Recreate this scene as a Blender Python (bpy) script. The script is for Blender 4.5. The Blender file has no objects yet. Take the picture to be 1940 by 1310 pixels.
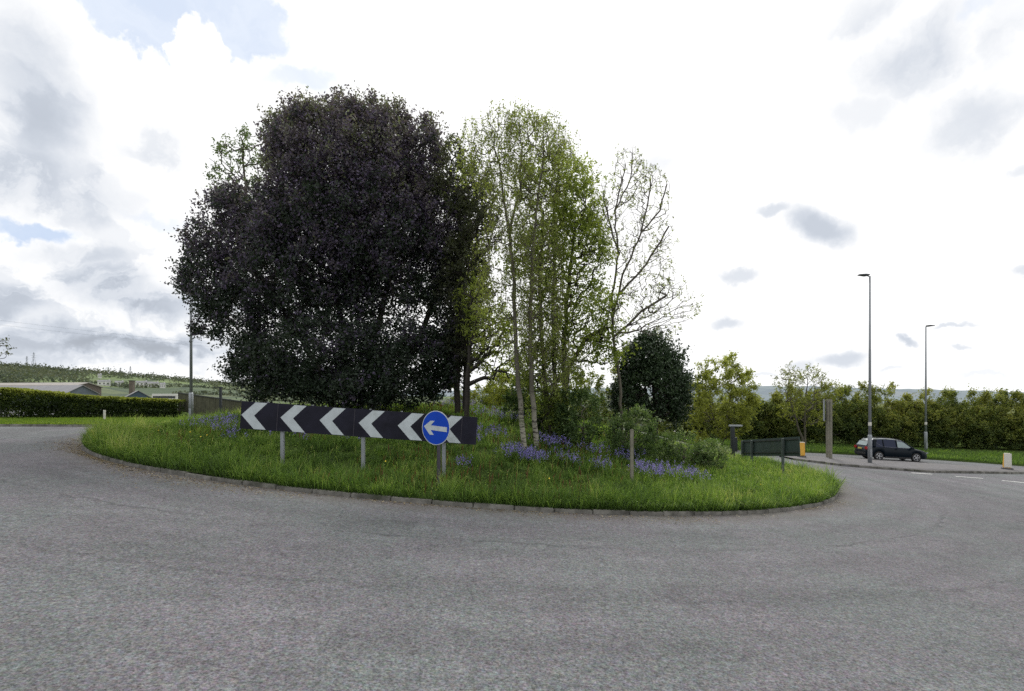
import bpy, math, random
import numpy as np
from mathutils import Vector, Matrix
rng = np.random.default_rng(11)
random.seed(5)
sc = bpy.context.scene
COL = sc.collection
R = math.radians
CAMH, F, CX, HY = 2.5, 1050.0, 970.0, 757.0

# ------------------------------------------------------------------ terrain
ISL = np.array([-1.8, 28.4]); IR = 15.9
def sm(a, b, x): u = np.clip((np.asarray(x, float)-a)/(b-a), 0, 1); return u*u*(3-2*u)
def H(x):
    x = np.asarray(x, float)
    return np.where(x > 0, -2.5*np.tanh(.085*x/2.5), 1.2*np.tanh(-.08*x/1.2))
def mound(x, y):
    r = np.hypot(np.asarray(x)-ISL[0], np.asarray(y)-ISL[1])/IR
    return 1.75*np.clip(1-r**2, 0, 1)**2+.42*sm(-5, -13, x)*np.clip(1-r**2, 0, 1)**.6
def HI(x, y):                      # top of the island
    return H(x)+.09+mound(x, y)
def at(px, py, Y):                 # point at depth Y seen in direction px, py
    return Vector(((px-CX)/F*Y, Y, CAMH+(HY-py)/F*Y))
def on(px, Y, surf='road', dz=0):  # stand on the ground in direction px at depth Y
    x = (px-CX)/F*Y
    return Vector((x, Y, float(H(x) if surf == 'road' else HI(x, Y))+dz))
def gnd(px, py):                   # where the sight line meets the road surface
    Y = 30.0
    for _ in range(80):
        x = (px-CX)/F*Y
        Y = .5*Y+.5*(CAMH-float(H(x)))*F/max(py-HY, 1)
    return (px-CX)/F*Y, Y

# ------------------------------------------------------------------ objects
def tag(o, label=None, cat=None, group=None, kind=None):
    if label: o['label'] = label
    if cat: o['category'] = cat
    if group: o['group'] = group
    if kind: o['kind'] = kind
    return o
def empty(name, loc, label, cat, rz=0, group=None):
    o = bpy.data.objects.new(name, None); COL.objects.link(o)
    o.location = loc; o.rotation_euler = (0, 0, rz); o.empty_display_size = .3
    return tag(o, label, cat, group)
def link(name, me, mat, parent=None, world=False):
    o = bpy.data.objects.new(name, me); COL.objects.link(o)
    if mat is not None: me.materials.append(mat)
    if parent is not None:
        o.parent = parent
        if world:
            bpy.context.view_layer.update()
            o.matrix_parent_inverse = parent.matrix_world.inverted()
    return o
def mesh_np(name, V, quads=None, tris=None, var=None, smooth=False):
    me = bpy.data.meshes.new(name)
    V = np.ascontiguousarray(V, dtype=np.float32)
    nq = 0 if quads is None else len(quads); nt = 0 if tris is None else len(tris)
    me.vertices.add(len(V)); me.vertices.foreach_set('co', V.ravel())
    li = []
    if nq: li.append(np.asarray(quads, np.int32).ravel())
    if nt: li.append(np.asarray(tris, np.int32).ravel())
    li = np.concatenate(li)
    me.loops.add(len(li)); me.loops.foreach_set('vertex_index', li)
    me.polygons.add(nq+nt)
    st = np.concatenate([np.arange(nq)*4, nq*4+np.arange(nt)*3]).astype(np.int32)
    me.polygons.foreach_set('loop_start', st)
    if smooth: me.polygons.foreach_set('use_smooth', np.ones(nq+nt, bool))
    if var is not None:
        a = me.attributes.new('var', 'FLOAT', 'POINT'); a.data.foreach_set('value', np.asarray(var, np.float32))
    me.update(calc_edges=True)
    return me
class MB:
    def __init__(s): s.v = []; s.f = []
    def add(s, vs, fs):
        b = len(s.v); s.v += [tuple(v) for v in vs]; s.f += [tuple(b+i for i in f) for f in fs]; return s
    def box(s, c, d, M=None, bev=0):
        x, y, z = [k/2 for k in d]; c = Vector(c)
        P = [Vector((a*x, b*y, e*z)) for e in (-1, 1) for b in (-1, 1) for a in (-1, 1)]
        if M is not None: P = [M @ p for p in P]
        P = [p+c for p in P]
        return s.add(P, [(0,2,3,1),(4,5,7,6),(0,1,5,4),(2,6,7,3),(0,4,6,2),(1,3,7,5)])
    def tube(s, pts, rad, n=10, cap=True):
        pts = [Vector(p) for p in pts]
        if not hasattr(rad, '__len__'): rad = [rad]*len(pts)
        rings = []
        for i, p in enumerate(pts):
            d = (pts[min(i+1, len(pts)-1)]-pts[max(i-1, 0)]).normalized()
            a = d.orthogonal().normalized() if abs(d.z) < .99 else Vector((1, 0, 0))
            a = (a-d*a.dot(d)).normalized(); b = d.cross(a)
            rings.append([p+(a*math.cos(2*math.pi*k/n)+b*math.sin(2*math.pi*k/n))*rad[i] for k in range(n)])
        vs = [v for r in rings for v in r]; fs = []
        for i in range(len(pts)-1):
            for k in range(n):
                k2 = (k+1) % n; fs.append((i*n+k, i*n+k2, (i+1)*n+k2, (i+1)*n+k))
        if cap: fs += [tuple(range(n))[::-1], tuple(range((len(pts)-1)*n, len(pts)*n))]
        return s.add(vs, fs)
    def prism(s, poly, y0, y1, M=None):      # polygon in x, z extruded along y
        n = len(poly)
        P = [Vector((a, y0, b)) for a, b in poly]+[Vector((a, y1, b)) for a, b in poly]
        if M is not None: P = [M @ p for p in P]
        return s.add(P, [tuple(range(n)), tuple(range(2*n-1, n-1, -1))]+[(i, i+n, (i+1) % n+n, (i+1) % n) for i in range(n)])
    def build(s, name, mat, parent=None, smooth=False, bevel=0, world=False):
        me = bpy.data.meshes.new(name); me.from_pydata(s.v, [], s.f); me.update()
        import bmesh
        bm = bmesh.new(); bm.from_mesh(me); bmesh.ops.recalc_face_normals(bm, faces=bm.faces)
        if bevel: bmesh.ops.bevel(bm, geom=[e for e in bm.edges if len(e.link_faces) == 2 and e.calc_face_angle(0) > .5], offset=bevel, segments=2, affect='EDGES')
        bm.to_mesh(me); bm.free()
        if smooth: me.polygons.foreach_set('use_smooth', [True]*len(me.polygons))
        return link(name, me, mat, parent, world)

# ------------------------------------------------------------------ materials
class NT:
    def __init__(s, nt): s.nt = nt; s.n = nt.nodes; s.l = nt.links
    def new(s, t, **k):
        n = s.n.new(t)
        for a, v in k.items():
            if a.startswith('i_'):
                key = a[2:]; key = int(key) if key.isdigit() else key.replace('_', ' ')
                s.set(n.inputs[key], v)
            else: setattr(n, a, v)
        return n
    def set(s, inp, v):
        if isinstance(v, bpy.types.NodeSocket): s.l.new(v, inp)
        elif isinstance(v, (tuple, list)) and len(v) == 3 and inp.type == 'RGBA': inp.default_value = (*v, 1)
        else: inp.default_value = v
    def math(s, op, a, b=0, c=0, clamp=False):
        n = s.n.new('ShaderNodeMath'); n.operation = op; n.use_clamp = clamp
        s.set(n.inputs[0], a); s.set(n.inputs[1], b)
        if op in ('MULTIPLY_ADD',): s.set(n.inputs[2], c)
        return n.outputs[0]
    def vec(s, op, a, b=(0, 0, 0)):
        n = s.n.new('ShaderNodeVectorMath'); n.operation = op
        s.set(n.inputs[0], a)
        if op == 'SCALE': s.set(n.inputs['Scale'], b)
        else: s.set(n.inputs[1], b)
        return n.outputs['Value'] if op in ('LENGTH', 'DISTANCE', 'DOT_PRODUCT') else n.outputs[0]
    def rng(s, v, a, b, c=0., d=1., smooth=True):
        n = s.n.new('ShaderNodeMapRange'); n.interpolation_type = 'SMOOTHSTEP' if smooth else 'LINEAR'
        for i, q in enumerate((v, a, b, c, d)): s.set(n.inputs[i], q)
        return n.outputs[0]
    def mix(s, f, a, b, mode='MIX'):
        n = s.n.new('ShaderNodeMix'); n.data_type = 'RGBA'; n.blend_type = mode
        s.set(n.inputs[0], f); s.set(n.inputs[6], a); s.set(n.inputs[7], b); return n.outputs[2]
    def ramp(s, f, stops):
        n = s.n.new('ShaderNodeValToRGB'); e = n.color_ramp.elements
        while len(e) < len(stops): e.new(.5)
        for k, (p, c) in enumerate(stops): e[k].position = p; e[k].color = (*c, 1)
        s.l.new(f, n.inputs[0]); return n.outputs[0]
    def noise(s, v, scale, det=4, rough=.55, dist=0):
        n = s.n.new('ShaderNodeTexNoise'); s.set(n.inputs['Scale'], scale); n.inputs['Detail'].default_value = det
        n.inputs['Roughness'].default_value = rough; n.inputs['Distortion'].default_value = dist
        if v is not None: s.l.new(v, n.inputs['Vector'])
        return n
def newmat(name):
    m = bpy.data.materials.new(name); m.use_nodes = True; t = NT(m.node_tree); m.node_tree.nodes.clear()
    out = t.new('ShaderNodeOutputMaterial'); return m, t, out
def simple(name, col, rough=.6, metal=0, var=.25, scale=8, spec=.5, dirt=None, coat=0):
    m, t, out = newmat(name)
    tc = t.new('ShaderNodeTexCoord').outputs['Object']
    n = t.noise(tc, scale, 5, .6).outputs['Fac']
    d = t.rng(n, .3, .7, 1-var, 1+var, False)
    c = t.mix(1, (*col,), d, 'MULTIPLY') if False else None
    cb = t.new('ShaderNodeVectorMath', operation='SCALE'); cb.inputs[0].default_value = col; t.set(cb.inputs['Scale'], d)
    base = cb.outputs[0]
    if dirt is not None:
        n2 = t.noise(tc, scale*.35, 6, .7).outputs['Fac']
        base = t.mix(t.rng(n2, .5, .72, 0, .7), base, dirt)
    b = t.new('ShaderNodeBsdfPrincipled'); t.set(b.inputs['Base Color'], base)
    b.inputs['Roughness'].default_value = rough; b.inputs['Metallic'].default_value = metal
    b.inputs['Specular IOR Level'].default_value = spec; b.inputs['Coat Weight'].default_value = coat
    t.l.new(b.outputs[0], out.inputs[0]); return m
def leafmat(name, stops, trans=.35, rough=.55, spec=.3, clump=.0, cscale=.6):
    m, t, out = newmat(name)
    f = t.new('ShaderNodeAttribute', attribute_name='var').outputs['Fac']
    pos = t.new('ShaderNodeNewGeometry').outputs['Position']
    n = t.noise(pos, cscale, 3, .6).outputs['Fac']
    f = t.math('ADD', f, t.math('MULTIPLY', t.math('SUBTRACT', n, .5), clump), clamp=True)
    c = t.ramp(f, stops)
    b = t.new('ShaderNodeBsdfPrincipled'); t.set(b.inputs['Base Color'], c); b.inputs['Roughness'].default_value = rough
    b.inputs['Specular IOR Level'].default_value = spec
    tr = t.new('ShaderNodeBsdfTranslucent'); t.set(tr.inputs[0], t.mix(1, c, (1.25, 1.25, .7), 'MULTIPLY'))
    mx = t.new('ShaderNodeMixShader'); mx.inputs[0].default_value = trans
    t.l.new(b.outputs[0], mx.inputs[1]); t.l.new(tr.outputs[0], mx.inputs[2]); t.l.new(mx.outputs[0], out.inputs[0]); return m

M = {}
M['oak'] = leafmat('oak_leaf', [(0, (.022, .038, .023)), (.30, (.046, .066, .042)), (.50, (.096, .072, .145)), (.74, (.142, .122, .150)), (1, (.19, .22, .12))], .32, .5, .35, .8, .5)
M['oaktop'] = M['oak']
M['dusk'] = leafmat('dark_twig_leaf', [(0, (.035, .034, .036)), (.6, (.085, .10, .05)), (1, (.15, .18, .08))], .45, .5, .4, .6)
M['maple'] = leafmat('maple_leaf', [(0, (.07, .10, .028)), (.5, (.20, .26, .06)), (1, (.36, .42, .12))], .65, .6, .3, .7, .8)
M['birch'] = leafmat('birch_leaf', [(0, (.13, .16, .055)), (.5, (.27, .33, .10)), (1, (.42, .48, .18))], .65, .6, .3, .6)
M['pale'] = leafmat('pale_leaf', [(0, (.07, .11, .05)), (1, (.16, .22, .1))], .5, .6, .3, .4)
M['holly'] = leafmat('holly_leaf', [(0, (.014, .026, .014)), (.6, (.042, .074, .034)), (1, (.10, .15, .07))], .12, .42, .4, .8)
M['bramble'] = leafmat('bramble_leaf', [(0, (.022, .045, .014)), (.5, (.07, .12, .04)), (.85, (.16, .23, .09)), (1, (.28, .33, .20))], .45, .6, .3, .8, .9)
M['yellow'] = leafmat('yellow_leaf', [(0, (.10, .12, .025)), (.5, (.22, .25, .05)), (1, (.38, .42, .12))], .55, .6, .3, .6)
M['thicket'] = leafmat('thicket_leaf', [(0, (.045, .072, .030)), (.35, (.085, .125, .038)), (.7, (.165, .20, .045)), (1, (.29, .30, .08))], .45, .6, .3, .9, .35)
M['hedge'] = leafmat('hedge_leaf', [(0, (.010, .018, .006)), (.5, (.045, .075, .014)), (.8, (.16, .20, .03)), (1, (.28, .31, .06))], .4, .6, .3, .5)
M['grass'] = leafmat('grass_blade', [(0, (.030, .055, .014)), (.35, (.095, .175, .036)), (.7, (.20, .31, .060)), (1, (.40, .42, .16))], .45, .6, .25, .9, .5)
M['lawn'] = leafmat('verge_blade', [(0, (.08, .15, .02)), (.6, (.17, .26, .035)), (1, (.30, .34, .09))], .4, .6, .25, .7, .5)
M['sorrel'] = leafmat('sorrel', [(0, (.10, .035, .02)), (1, (.19, .08, .04))], .3)
M['bluebell'] = leafmat('bluebell', [(0, (.12, .10, .34)), (.5, (.21, .18, .56)), (1, (.40, .36, .80))], .4)
M['litter'] = leafmat('dead_leaf', [(0, (.08, .05, .03)), (.5, (.20, .15, .08)), (1, (.42, .36, .24))], .2)
M['woods'] = leafmat('far_woods', [(0, (.07, .092, .08)), (.5, (.10, .12, .09)), (1, (.145, .155, .11))], .3, .9, .1, .9, .012)  # greens greyed so that distance haze sits in the leaf colour
M['bark_dark'] = simple('bark_dark', (.035, .03, .025), .9, var=.4, scale=6)
M['twig'] = simple('twig_brown', (.11, .085, .06), .9)
M['bark'] = simple('bark_grey', (.09, .08, .06), .9, var=.4, scale=8)
M['bark_pale'] = simple('bark_pale', (.16, .15, .12), .9, var=.4, scale=6, dirt=(.04, .06, .03))

def birch_bark():
    m, t, out = newmat('birch_bark')
    pos = t.new('ShaderNodeNewGeometry').outputs['Position']
    st = t.vec('MULTIPLY', pos, (3, 3, 14))
    n = t.noise(st, 1.2, 5, .65).outputs['Fac']
    n2 = t.noise(pos, 1.1, 4, .6).outputs['Fac']
    c = t.mix(t.rng(n, .50, .60), (.30, .285, .23), (.035, .03, .028))
    c = t.mix(t.rng(n2, .45, .7, 0, .8), c, (.13, .15, .08))
    z = t.new('ShaderNodeSeparateXYZ'); t.l.new(pos, z.inputs[0])
    c = t.mix(t.rng(z.outputs[2], 1.4, 3.2, 0, .93), c, (.085, .075, .06))
    b = t.new('ShaderNodeBsdfPrincipled'); t.set(b.inputs['Base Color'], c); b.inputs['Roughness'].default_value = .85
    t.l.new(b.outputs[0], out.inputs[0]); return m
M['birch_bark'] = birch_bark()

def asphalt(name, col=(.134, .136, .140)):
    m, t, out = newmat(name)
    pos = t.new('ShaderNodeNewGeometry').outputs['Position']
    dx = t.vec('SUBTRACT', pos, (float(ISL[0]), float(ISL[1]), 0)); dx = t.vec('MULTIPLY', dx, (1, 1, 0))
    r = t.vec('LENGTH', dx)
    sp = t.new('ShaderNodeSeparateXYZ'); t.l.new(dx, sp.inputs[0])
    ang = t.math('ARCTAN2', sp.outputs[0], sp.outputs[1])
    cb = t.new('ShaderNodeCombineXYZ'); t.set(cb.inputs[0], t.math('MULTIPLY', r, 1.6)); t.set(cb.inputs[1], t.math('MULTIPLY', ang, 7))
    band = t.noise(cb.outputs[0], .75, 5, .65).outputs['Fac']       # marks running round the carriageway
    cb2 = t.new('ShaderNodeCombineXYZ'); t.set(cb2.inputs[0], r); t.set(cb2.inputs[1], t.math('MULTIPLY', ang, 2))
    band2 = t.noise(cb2.outputs[0], .35, 2, .5).outputs['Fac']
    g1 = t.noise(pos, 36, 3, .8).outputs['Fac']
    g2 = t.noise(pos, 13, 4, .7).outputs['Fac']
    g3 = t.noise(pos, 2.2, 5, .6).outputs['Fac']
    v = t.new('ShaderNodeTexVoronoi'); v.inputs['Scale'].default_value = 55; t.l.new(pos, v.inputs['Vector'])
    k = t.rng(g1, .30, .70, .28, 1.72, False)
    k = t.math('MULTIPLY', k, t.rng(g2, .3, .7, .70, 1.30, False))
    k = t.math('MULTIPLY', k, t.rng(g3, .3, .7, .90, 1.10, False))
    k = t.math('MULTIPLY', k, t.rng(band, .3, .7, .84, 1.13, False))
    k = t.math('MULTIPLY', k, t.rng(band2, .35, .65, .87, 1.10, False))
    # dark seam rings where the lanes have been joined
    for rr, w, s in ((18.85, .10, .34), (21.4, .12, .25), (23.6, .08, .2), (25.7, .1, .15)):
        wob = t.math('ADD', r, t.math('MULTIPLY', t.math('SUBTRACT', g3, .5), .7))
        d = t.math('ABSOLUTE', t.math('SUBTRACT', wob, rr))
        brk = t.rng(band, .42, .6)
        k = t.math('MULTIPLY', k, t.math('SUBTRACT', 1, t.math('MULTIPLY', t.rng(d, w, 0, 0, s), brk)))
    tint = t.mix(t.rng(t.noise(pos, .45, 3, .6).outputs['Fac'], .35, .65), (.96, 1.0, .99), (1.03, .98, 1.03))
    cc = t.new('ShaderNodeVectorMath', operation='SCALE'); cc.inputs[0].default_value = col; t.set(cc.inputs['Scale'], k)
    fine = t.mix(.30, (.5, .5, .5), t.noise(pos, 20, 2, .7).outputs['Color'])
    tint = t.mix(1, tint, t.vec('SCALE', fine, 2.0), 'MULTIPLY')
    base = t.mix(1, cc.outputs[0], tint, 'MULTIPLY')
    chip = t.math('MULTIPLY', t.rng(v.outputs['Distance'], .22, .08), t.rng(t.noise(pos, 30, 2).outputs['Fac'], .56, .62))
    base = t.mix(t.math('MULTIPLY', chip, .6), base, (.36, .35, .33))
    # dusty brown rim beside the kerb
    rim = t.math('MULTIPLY', t.rng(t.math('ADD', r, t.math('MULTIPLY', g3, 1.2)), IR+1.9, IR+.6), .55)
    base = t.mix(rim, base, (.125, .108, .09))
    b = t.new('ShaderNodeBsdfPrincipled'); t.set(b.inputs['Base Color'], base); b.inputs['Roughness'].default_value = .93
    b.inputs['Specular IOR Level'].default_value = .2
    bp = t.new('ShaderNodeBump'); bp.inputs['Strength'].default_value = .5; bp.inputs['Distance'].default_value = .012
    t.set(bp.inputs['Height'], t.math('ADD', g1, v.outputs['Distance'])); t.l.new(bp.outputs[0], b.inputs['Normal'])
    t.l.new(b.outputs[0], out.inputs[0]); return m
M['road'] = asphalt('asphalt')
M['paving'] = simple('splitter_paving', (.112, .108, .113), .9, var=.3, scale=3, dirt=(.12, .11, .09))
M['kerb'] = simple('kerb_stone', (.17, .165, .15), .95, var=.55, scale=3, dirt=(.045, .055, .03), spec=.1)
M['soil'] = simple('turf_soil', (.05, .075, .022), 1, var=.4, scale=3, spec=0)
def fieldmat(name, cols, scale, dark):
    m, t, out = newmat(name)
    pos = t.new('ShaderNodeNewGeometry').outputs['Position']
    wp = t.vec('ADD', pos, t.vec('SCALE', t.noise(pos, scale*1.3, 2).outputs['Color'], .25/scale))
    v = t.new('ShaderNodeTexVoronoi'); v.inputs['Scale'].default_value = scale; t.l.new(wp, v.inputs['Vector'])
    e = t.new('ShaderNodeTexVoronoi', feature='DISTANCE_TO_EDGE'); e.inputs['Scale'].default_value = scale; t.l.new(wp, e.inputs['Vector'])
    sp = t.new('ShaderNodeSeparateColor'); t.l.new(v.outputs['Color'], sp.inputs[0])
    c = t.ramp(sp.outputs[0], [(k/(len(cols)-1), q) for k, q in enumerate(cols)])
    n = t.noise(pos, scale*6, 6, .7).outputs['Fac']
    c = t.mix(t.rng(n, .4, .7, 0, .45), c, dark)
    c = t.mix(t.rng(e.outputs['Distance'], .07, .02, 0, .8), c, dark)
    b = t.new('ShaderNodeBsdfPrincipled'); t.set(b.inputs['Base Color'], c); b.inputs['Roughness'].default_value = 1
    b.inputs['Specular IOR Level'].default_value = .05
    t.l.new(b.outputs[0], out.inputs[0]); return m
M['fields'] = fieldmat('fields', [(.105, .135, .085), (.14, .175, .095), (.125, .14, .09), (.17, .22, .10), (.09, .115, .08)], .011, (.07, .09, .072))  # field greens carry a bluish haze tint mixed into the colour
M['plain'] = fieldmat('plain', [(.14, .16, .06), (.17, .2, .07), (.15, .16, .08)], .012, (.09, .10, .05))
M['farhill'] = fieldmat('far_hill_haze', [(.20, .235, .255), (.22, .26, .27), (.19, .225, .25), (.23, .255, .27)], .0028, (.17, .205, .235))  # bluish grey is distance haze painted into the hill colour
M['galv'] = simple('galvanised_steel', (.30, .32, .34), .5, .6, .15, 3)
M['pole'] = simple('lamp_pole_grey', (.26, .28, .30), .55, .3, .12, 2)
M['dark'] = simple('dark_metal', (.03, .035, .04), .5, .3)
M['black_vinyl'] = simple('black_vinyl', (.013, .013, .024), .6, 0, .5, 1.3, .2, dirt=(.034, .031, .052))
M['sign_white'] = simple('sign_white', (.50, .55, .58), .5, 0, .12, 4, .3, dirt=(.36, .39, .38))
M['sign_blue'] = simple('sign_blue', (.003, .055, .46), .5, 0, .08, 4, .2)
M['sign_green'] = simple('sign_back_green', (.022, .045, .042), .6, 0, .3, 2, dirt=(.03, .05, .03))
M['post_dark'] = simple('post_dark', (.05, .045, .06), .6)
M['timber'] = simple('weathered_timber', (.20, .19, .15), .9, 0, .3, 5, dirt=(.12, .12, .08))
M['fence'] = simple('olive_fence_board', (.075, .075, .045), .9, 0, .35, 3, dirt=(.04, .045, .03))
M['fencecap'] = simple('fence_cap', (.03, .035, .03), .8)
M['bol_yellow'] = simple('bollard_yellow', (.75, .42, .06), .5, 0, .12, 6)
M['bol_white'] = simple('bollard_white', (.62, .60, .54), .5, 0, .12, 6, dirt=(.4, .36, .28))
M['paint'] = simple('road_paint', (.58, .58, .56), .8, 0, .15, 9, dirt=(.25, .25, .25))
M['carpaint'] = simple('car_navy', (.0015, .006, .011), .38, 0, .1, 1, .18, coat=.0)
M['glass'] = simple('car_glass', (.006, .014, .045), .12, 0, .1, 1, .3)
M['glass_lit'] = simple('car_glass_sky_tint', (.20, .26, .27), .1, 0, .2, 3, .8)  # paler copy of the car glass, sky reflection put into its colour
M['plastic'] = simple('black_plastic', (.015, .015, .017), .6)
M['rubber'] = simple('tyre_rubber', (.018, .018, .018), .85)
M['alloy'] = simple('alloy', (.45, .46, .48), .35, .7)
M['red'] = simple('tail_lamp', (.35, .015, .02), .3)
M['plate'] = simple('number_plate', (.6, .5, .12), .5)
M['chrome'] = simple('chrome', (.6, .62, .65), .2, .9)
M['wall_white'] = simple('render_white', (.62, .62, .60), .9, 0, .1, .5)
M['roof_slate'] = simple('roof_slate', (.17, .175, .185), .8, 0, .2, .5)
M['roof_pale'] = simple('roof_sheet', (.21, .21, .225), .7, 0, .15, .3)
M['roof_cream'] = simple('roof_cream', (.30, .28, .26), .8, 0, .15, .3)
M['clad'] = simple('cladding_bluegrey', (.11, .13, .16), .8, 0, .2, .5)
M['clad_dark'] = simple('cladding_dark_blue', (.05, .08, .12), .8, 0, .2, .5)
M['brick'] = simple('brick_brown', (.12, .10, .085), .9, 0, .25, 1)
M['pylon'] = simple('pylon_steel', (.20, .22, .25), .7)
M['teal'] = simple('teal_canopy', (.12, .20, .19), .7)
M['window'] = simple('window_dark', (.03, .035, .045), .2)

# ------------------------------------------------------------------ camera, sun, sky
cam = bpy.data.cameras.new('camera'); co = bpy.data.objects.new('camera', cam); COL.objects.link(co)
co.location = (0, 0, CAMH); co.rotation_euler = (R(90), 0, 0)
cam.sensor_width = 36; cam.lens = F/1940*36; cam.shift_y = (HY-655)/1940; cam.clip_end = 20000; cam.clip_start = .1
sc.camera = co
SUN_AZ, SUN_EL = R(14), R(48)
sd = Vector((math.sin(SUN_AZ)*math.cos(SUN_EL), math.cos(SUN_AZ)*math.cos(SUN_EL), math.sin(SUN_EL)))
sl = bpy.data.lights.new('sun', 'SUN'); sl.energy = 2.0; sl.angle = R(14); sl.color = (1, .965, .9)
so = bpy.data.objects.new('sun', sl); COL.objects.link(so); so.rotation_euler = sd.to_track_quat('Z', 'Y').to_euler()
w = bpy.data.worlds.new('World'); sc.world = w; w.use_nodes = True
t = NT(w.node_tree); w.node_tree.nodes.clear()
out = t.new('ShaderNodeOutputWorld'); bg = t.new('ShaderNodeBackground'); bg.inputs[1].default_value = .1
t.l.new(bg.outputs[0], out.inputs[0])
sky = t.new('ShaderNodeTexSky', sky_type='NISHITA', sun_disc=False, sun_elevation=SUN_EL, sun_rotation=SUN_AZ)
D = t.new('ShaderNodeTexCoord').outputs['Generated']
sp = t.new('ShaderNodeSeparateXYZ'); t.l.new(D, sp.inputs[0])
AZ = t.math('ARCTAN2', sp.outputs[0], sp.outputs[1]); EL = t.math('ARCSINE', sp.outputs[2])
cmb = t.new('ShaderNodeCombineXYZ'); t.set(cmb.inputs[0], AZ); t.set(cmb.inputs[1], EL)
P = cmb.outputs[0]
wn = t.noise(P, 3.2, 6, .6).outputs['Color']; wn2 = t.noise(P, 14, 5, .62).outputs['Color']
def warped(a, b):
    q = t.vec('ADD', P, t.vec('SCALE', t.vec('SUBTRACT', wn, (.5, .5, .5)), a))
    return t.vec('MULTIPLY', t.vec('ADD', q, t.vec('SCALE', t.vec('SUBTRACT', wn2, (.5, .5, .5)), b)), (1, 1, 0))
PW = warped(.16, .07); PS = warped(.05, .055)
wn3 = t.noise(P, 30, 4, .6).outputs['Color']
PC = t.vec('ADD', warped(.07, .09), t.vec('MULTIPLY', t.vec('SCALE', t.vec('SUBTRACT', wn3, (.5, .5, .5)), .035), (1, 1, 0)))
def ang(px, py):
    a = math.atan((px-CX)/F); return a, math.atan((HY-py)/F*math.cos(a))
def blob(px, py, rx, ry, lo=1.3, hi=.15, src=None, rot=0):
    a, e = ang(px, py)
    ax, _ = ang(px+rx, py); _, ey = ang(px, py-ry)
    rxx, ryy = abs(ax-a), abs(ey-e)
    q = t.vec('SUBTRACT', src or PW, (a, e, 0))
    if rot:
        rn = t.new('ShaderNodeVectorRotate', rotation_type='Z_AXIS'); t.set(rn.inputs['Vector'], q); rn.inputs['Angle'].default_value = R(rot); q = rn.outputs[0]
    q = t.vec('MULTIPLY', q, (1/rxx, 1/ryy, 0))
    return t.rng(t.vec('LENGTH', q), lo, hi)
def union(lst):
    acc = None
    for s_, b_ in lst:
        v = t.math('MULTIPLY', b_, s_)
        acc = v if acc is None else t.math('MAXIMUM', acc, v)
    return acc
grey = union([(.62, blob(60, 200, 130, 190)), (.50, blob(20, 330, 150, 90)), (.42, blob(190, 370, 110, 60)), (.25, blob(300, 285, 50, 40)), (.20, blob(30, 30, 90, 60)),
              (.60, blob(250, 560, 150, 62)), (.52, blob(70, 640, 210, 36)), (.66, blob(250, 665, 260, 34)), (.45, blob(40, 560, 90, 40)),
              (.36, blob(130, 480, 130, 30)), (.34, blob(60, 690, 300, 18)),
              (.75, blob(1600, 5, 210, 80)), (.72, blob(1760, 95, 200, 110)), (.60, blob(1850, 230, 190, 90)), (.40, blob(1640, 200, 140, 60)), (.5, blob(1935, 60, 90, 130)), (.28, blob(1780, 420, 160, 60)), (.26, blob(1420, 250, 130, 50)),
              (.40, blob(1130, 240, 90, 35)), (.36, blob(1240, 300, 70, 45)), (.3, blob(1130, 420, 60, 30))])
small = t.math('MULTIPLY', 1.15, union([(.46, blob(1545, 435, 125, 52, 1.0, .2, PS, 25)), (.34, blob(1460, 405, 55, 22, 1, .2, PS)), (.32, blob(1400, 527, 55, 22, 1, .2, PS)), (.34, blob(1380, 607, 60, 22, 1, .2, PS)),
               (.40, blob(1600, 684, 75, 30, 1, .2, PS)), (.30, blob(1530, 690, 50, 26, 1, .2, PS)), (.42, blob(1722, 642, 34, 15, 1, .2, PS, 15)), (.32, blob(1810, 617, 80, 8, 1, .2, PS)),
               (.30, blob(1925, 510, 52, 22, 1, .2, PS)), (.26, blob(1930, 325, 50, 28, 1, .2, PS)), (.3, blob(1815, 660, 40, 10, 1, .2, PS)), (.24, blob(1450, 712, 60, 10, 1, .2, PS)), (.24, blob(1690, 705, 30, 8, 1, .2, PS)), (.2, blob(1850, 710, 110, 12, 1, .2, PS))]))
# billows: crisp lit edges inside the left-hand cloud bank
bil = t.noise(t.vec('MULTIPLY', PW, (1, 1.5, 1)), 6.5, 8, .60, .5).outputs['Fac']
left = t.rng(AZ, -.12, -.5)
bright = t.math('SUBTRACT', 1.10, t.math('MULTIPLY', t.math('MULTIPLY', grey, .62), t.rng(bil, .3, .62, .68, 1.05)))
bright = t.math('SUBTRACT', bright, small)
bright = t.math('SUBTRACT', bright, t.math('MULTIPLY', t.math('MULTIPLY', left, t.rng(bil, .46, .58, 0, .20)), t.rng(EL, .55, .1)))
# glow of the hidden sun
sdir = tuple(sd)
cosd = t.vec('DOT_PRODUCT', t.vec('NORMALIZE', D), sdir)
glow = t.math('ADD', t.math('MULTIPLY', t.rng(cosd, .90, 1.0), 1.0), t.rng(AZ, -.45, -.12, 0, .10))
back = t.rng(sp.outputs[1], .1, -.5, 0, -.10)
bright = t.math('ADD', t.math('ADD', bright, glow), back)
lum = t.math('MULTIPLY', bright, 10)
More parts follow.
